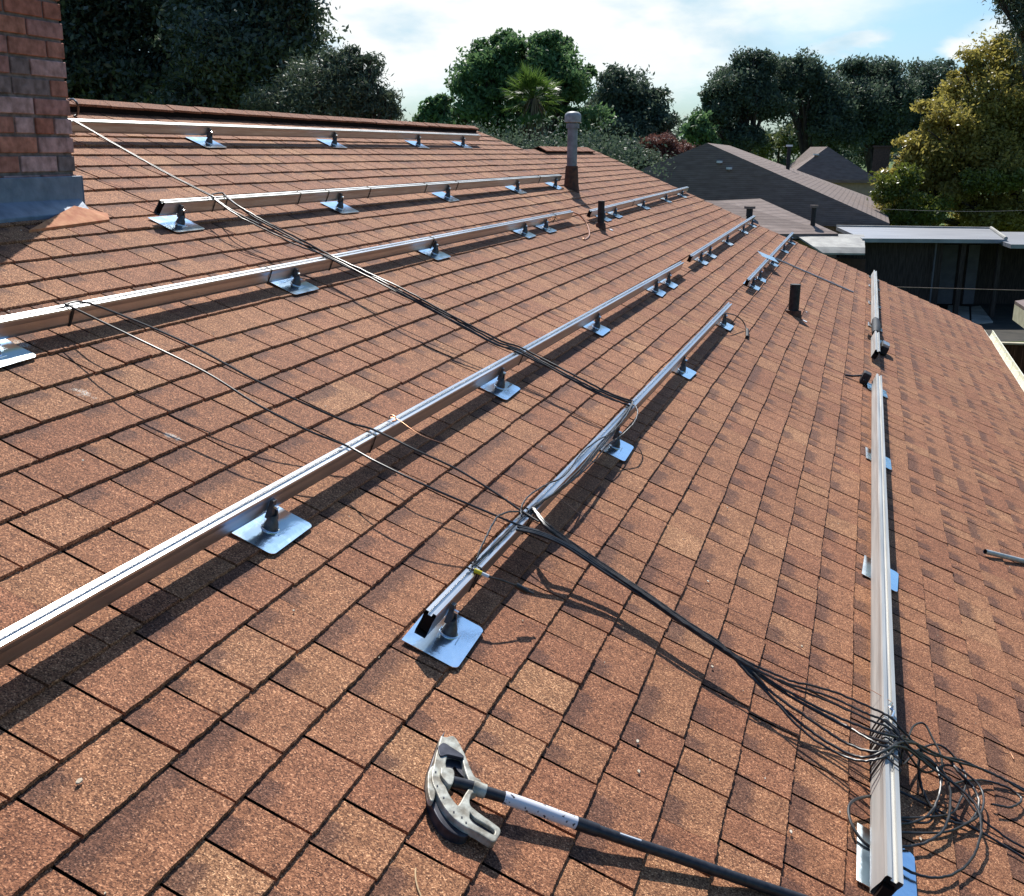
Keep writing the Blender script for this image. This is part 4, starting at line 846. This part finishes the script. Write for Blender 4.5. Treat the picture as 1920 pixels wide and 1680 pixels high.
def stack(parent, p, r, h, name, matk='black_pipe', capm='white'):
    m = MB(); m.tube([p - Vector((0, 0, .05)), p + Vector((0, 0, h))], r, 10); o = m.build(name, M[matk], parent, smooth=True)
    m = MB(); m.tube([p + Vector((0, 0, h - .02)), p + Vector((0, 0, h + .06))], r * 1.7, 10); m.build('cap', M[capm], o, smooth=True)
stack(nh, hit(1477, 316, A, nR, fR), .09, .95, 'flue')
for (px, py) in ((1349, 306), (1367, 318)): stack(nh, hit(px, py, A, nR, nL), .07, .03, 'roof_vent', 'roofgrey')
# farther hip roof with brick stack
A2 = at(1552, 275, 60.7); nr2 = atz(1640, 345, 2.6); nr2 = at(1650, 330, 60); nl2 = at(1470, 330, 60); nr2.z = nl2.z = 3.6
B2 = A2 + Vector((-1.2, 5, 0)); f2r = nr2 + Vector((-1, 9, 0)); f2l = nl2 + Vector((-1, 9, 0))
h2 = hip_house('farther house whose small grey gable peeks over the big grey roof', A2, B2, nr2, f2r, nl2, f2l, 3.6)
stack(h2, hit(1530, 292, A2, nr2, nl2), .10, .05, 'roof_vent', 'roofgrey')
c = at(1652, 300, 66); m = MB(); m.box(c.x - .48, c.x + .48, c.y - .4, c.y + .4, 2.0, c.z + .75); m.box(c.x - .56, c.x + .56, c.y - .48, c.y + .48, c.z + .75, c.z + .85); m.build('chimney', M['brickchim'], h2)
# low front roof
A3 = at(1345, 376, 36.5); B3 = at(1425, 378, 38.5); B3.z = A3.z; n3 = atz(1572, 438, 2.6); l3 = atz(1200, 440, 2.6)
f3 = n3 + Vector((1.2, 4.5, 0)); m = MB()
lo = empty('neighbour_wing', (A3.x, A3.y, 0), 'low grey shingled wing in front of the big grey roof', 'house')
fk = A3 + Vector((-6, -1, 0))
m.slab([l3, n3, B3, A3, fk], .16); m.build('roof', M['roofgrey'], lo)
m = MB(); m.slab([Vector((p.x, p.y, 2.38)) + Vector((0, .25, 0)) for p in (l3, n3, n3 + Vector((-1, 3, 0)), l3 + Vector((0, 3, 0)))], 2.37); m.build('wall', M['wall_tan'], lo)
stack(lo, hit(1405, 403, A3, n3, l3), .11, .22, 'roof_vent', 'black_pipe', 'roofgrey'); stack(lo, hit(1524, 421, A3, n3, l3), .08, .55, 'flue', 'black_pipe', 'roofgrey')
# patio cover: metal roof over a dark porch
pc_ = empty('patio_cover', atz(1740, 440, 0), 'long pale metal patio roof over a dark screened porch', 'patio cover')
a = atz(1617, 447, 2.5); b = atz(1886, 449, 2.5); c = atz(1858, 429, 2.5); d_ = atz(1568, 425, 2.5)
def lift(p, z): return Vector((p.x, p.y, p.z + z))
m = MB(); m.slab([a, b, c, d_], .12); rf = m.build('roof', M['metalroof'], pc_)
a2 = b + (b - a).normalized() * .03 + Vector((0, -1.2, 0)); b2 = a2 + (b - a).normalized() * 6; c2 = b2 + Vector((-.5, 5.5, 0)); d2 = a2 + Vector((-.6, 5.5, 0))
m = MB(); m.slab([lift(p, -.06) for p in (a2, b2, c2, d2)], .12); m.build('roof', M['metalroof'], pc_)
m = MB(); m.tube([lift(b, .03), lift(c, .03)], .06, 8); m.tube([lift(d_, .02), lift(c, .02)], .04, 8); m.build('edge_trim', M['corrug'], pc_, smooth=True)
dirx = (b - a).normalized(); dy = Vector((-dirx.y, dirx.x, 0))
g0 = Vector((a.x, a.y, 0)) + dy * .4
def wallseg(s0, s1, off_, z0, z1, th, matk, nm, par):
    p = g0 + dirx * s0 + dy * off_; q = g0 + dirx * s1 + dy * off_; m = MB()
    m.hexa([Vector((p.x, p.y, z0)), Vector((q.x, q.y, z0)), Vector((q.x, q.y, z0)) + dy * th, Vector((p.x, p.y, z0)) + dy * th, Vector((p.x, p.y, z1)), Vector((q.x, q.y, z1)), Vector((q.x, q.y, z1)) + dy * th, Vector((p.x, p.y, z1)) + dy * th])
    return m.build(nm, M[matk], par)
wallseg(-.4, 12, 3.2, 0, 2.37, .1, 'darkwood', 'back_wall', pc_)
wallseg(-.4, 2.9, .3, 0, 2.36, .06, 'darkwood', 'screen_panel', pc_)
wallseg(2.55, 2.60, .1, 0, 2.35, .05, 'greydoor', 'post', pc_)
wallseg(3.35, 3.50, 0, 0, 2.35, .12, 'darkwood', 'post', pc_)
wallseg(4.55, 4.68, 0, 0, 2.35, .12, 'darkwood', 'post', pc_)
wallseg(3.1, 3.32, 2.4, .15, 2.1, .06, 'greydoor', 'door_panel', pc_)
wallseg(3.55, 4.35, 2.4, .1, 2.1, .06, 'greydoor', 'door_panel', pc_)
wallseg(4.72, 5.1, 2.4, .1, 2.1, .06, 'greydoor', 'door_panel', pc_)
# fallen-sheet awning left of it
aw = empty('sheet_awning', atz(1560, 470, 0), 'weathered sheet awning with a curved front beside the pale metal roof', 'awning')
m = MB(); cA = [at(1487, 437, 34), at(1620, 440, 34.2)]; cB = [at(1525, 462, 32.4), at(1622, 464, 32.4)]; cC = [at(1543, 474, 32.2), at(1622, 475, 32.2)]
m.slab([cA[0], cA[1], cB[1], cB[0]], .05); m.slab([cB[0], cB[1], cC[1], cC[0]], .05); m.build('sheet', M['corrug'], aw)
m = MB(); p = at(1580, 478, 33.5); m.box(p.x - 1.0, p.x + .7, p.y, p.y + .1, 0, p.z - .1); m.build('wall', noisy('brown_wall', (.05, .025, .018), (.08, .04, .03), 5), aw)
# slabs, curb, fence, corner of a shed roof
m = MB()
m.slab([Vector((p.x, p.y, .05)) for p in (atz(1770, 603, .05), atz(1818, 606, .05), atz(1817, 575, .05), atz(1778, 572, .05))], .05)
m.slab([Vector((p.x, p.y, .05)) for p in (atz(1822, 606, .05), atz(1862, 603, .05), atz(1838, 573, .05), atz(1821, 575, .05))], .05)
tag(m.build('patio_slab', M['concrete'], None), kind='structure')
m = MB(); p = atz(1830, 585, .008); m.slab([atz(1560, 640, .008), atz(2300, 640, .008), atz(2300, 560, .008), atz(1560, 560, .008)], .004); 
tag(m.build('ground_shade_sheet', noisy('ground_shade', (.03, .028, .022), (.06, .052, .04), 2, .95), None), kind='structure')  # dark sheet paints the shade lying on the ground by the porch
m = MB(); fa = atz(1876, 642, 1.85); fb_ = atz(2200, 652, 1.85); dn = (fb_ - fa).normalized(); nrm = Vector((-dn.y, dn.x, 0)); fr_root = empty('wooden_fence', Vector((fa.x, fa.y, 0)), 'dark brown board fence with a tan cap below the gutter', 'fence')
L = 5.0; m = MB(); k = 0; x = 0
while x < L:
    p = Vector((fa.x, fa.y, 0)) + dn * (x - .3); q_ = p + dn * .135; t_ = nrm * .02; m.hexa([p, q_, q_ + t_, p + t_] + [Vector((z.x, z.y, 1.82)) for z in (p, q_, q_ + t_, p + t_)]); x += .14
m.build('board', M['fence'], fr_root)['kind'] = 'stuff'
p = fa - dn * .4; q_ = fa + dn * L; t_ = nrm * .09; m = MB(); m.hexa([lift(p, -.03) - nrm * .03, lift(q_, -.03) - nrm * .03, lift(q_, -.03) + t_, lift(p, -.03) + t_, p - nrm * .03, q_ - nrm * .03, q_ + t_, p + t_]); m.build('cap_rail', M['fence_cap'], fr_root)
sh = empty('shed_roof', atz(1930, 600, 0), 'corner of a small roof with peeling pale fascia at the right edge', 'shed')
e0 = at(1903, 564, 17); e1 = at(2010, 660, 13.5); m = MB(); e1.z = e0.z
xx = Vector((3.2, 1.0, .5)); m.slab([e1, e0, e0 + xx, e1 + xx], .05); m.build('roof', noisy('brown_felt', (.10, .06, .05), (.16, .10, .085), 9), sh)
m = MB(); t_ = Vector((.03, .0, 0)); z3 = Vector((0, 0, .30)); z4 = Vector((0, 0, .055)); m.hexa([e1 - z3, e0 - z3, e0 - z3 + t_, e1 - z3 + t_, e1 - z4, e0 - z4, e0 - z4 + t_, e1 - z4 + t_]); m.build('fascia', M['fence_cap'], sh)
m = MB(); m.slab([Vector((p_.x, p_.y, e0.z - .3)) for p_ in (e1 + Vector((.6, -.1, 0)), e0 + Vector((.6, -.3, 0)), e0 + xx + Vector((0, -.3, 0)), e1 + xx)], e0.z - .31); m.build('wall', M['darkwood'], sh)
# overhead service line
m = MB(); pa = at(1655, 392, 29); pb = at(2300, 352, 24); pts = [pa.lerp(pb, f) - Vector((0, 0, .25 * math.sin(math.pi * f))) for f in [i / 14 for i in range(15)]]; m.tube(pts, .006, 6)
tag(m.build('overhead_wire', M['cable'], None, smooth=True), 'thin overhead wire in front of the yellow-green tree', 'wire')
m = MB(); pa = at(1600, 536, 28); pb = at(2200, 552, 22); m.tube([pa, pa.lerp(pb, .5), pb], .008, 6)
tag(m.build('overhead_wire', M['roofgrey'], None, smooth=True), 'thin grey line crossing in front of the dark porch', 'wire')
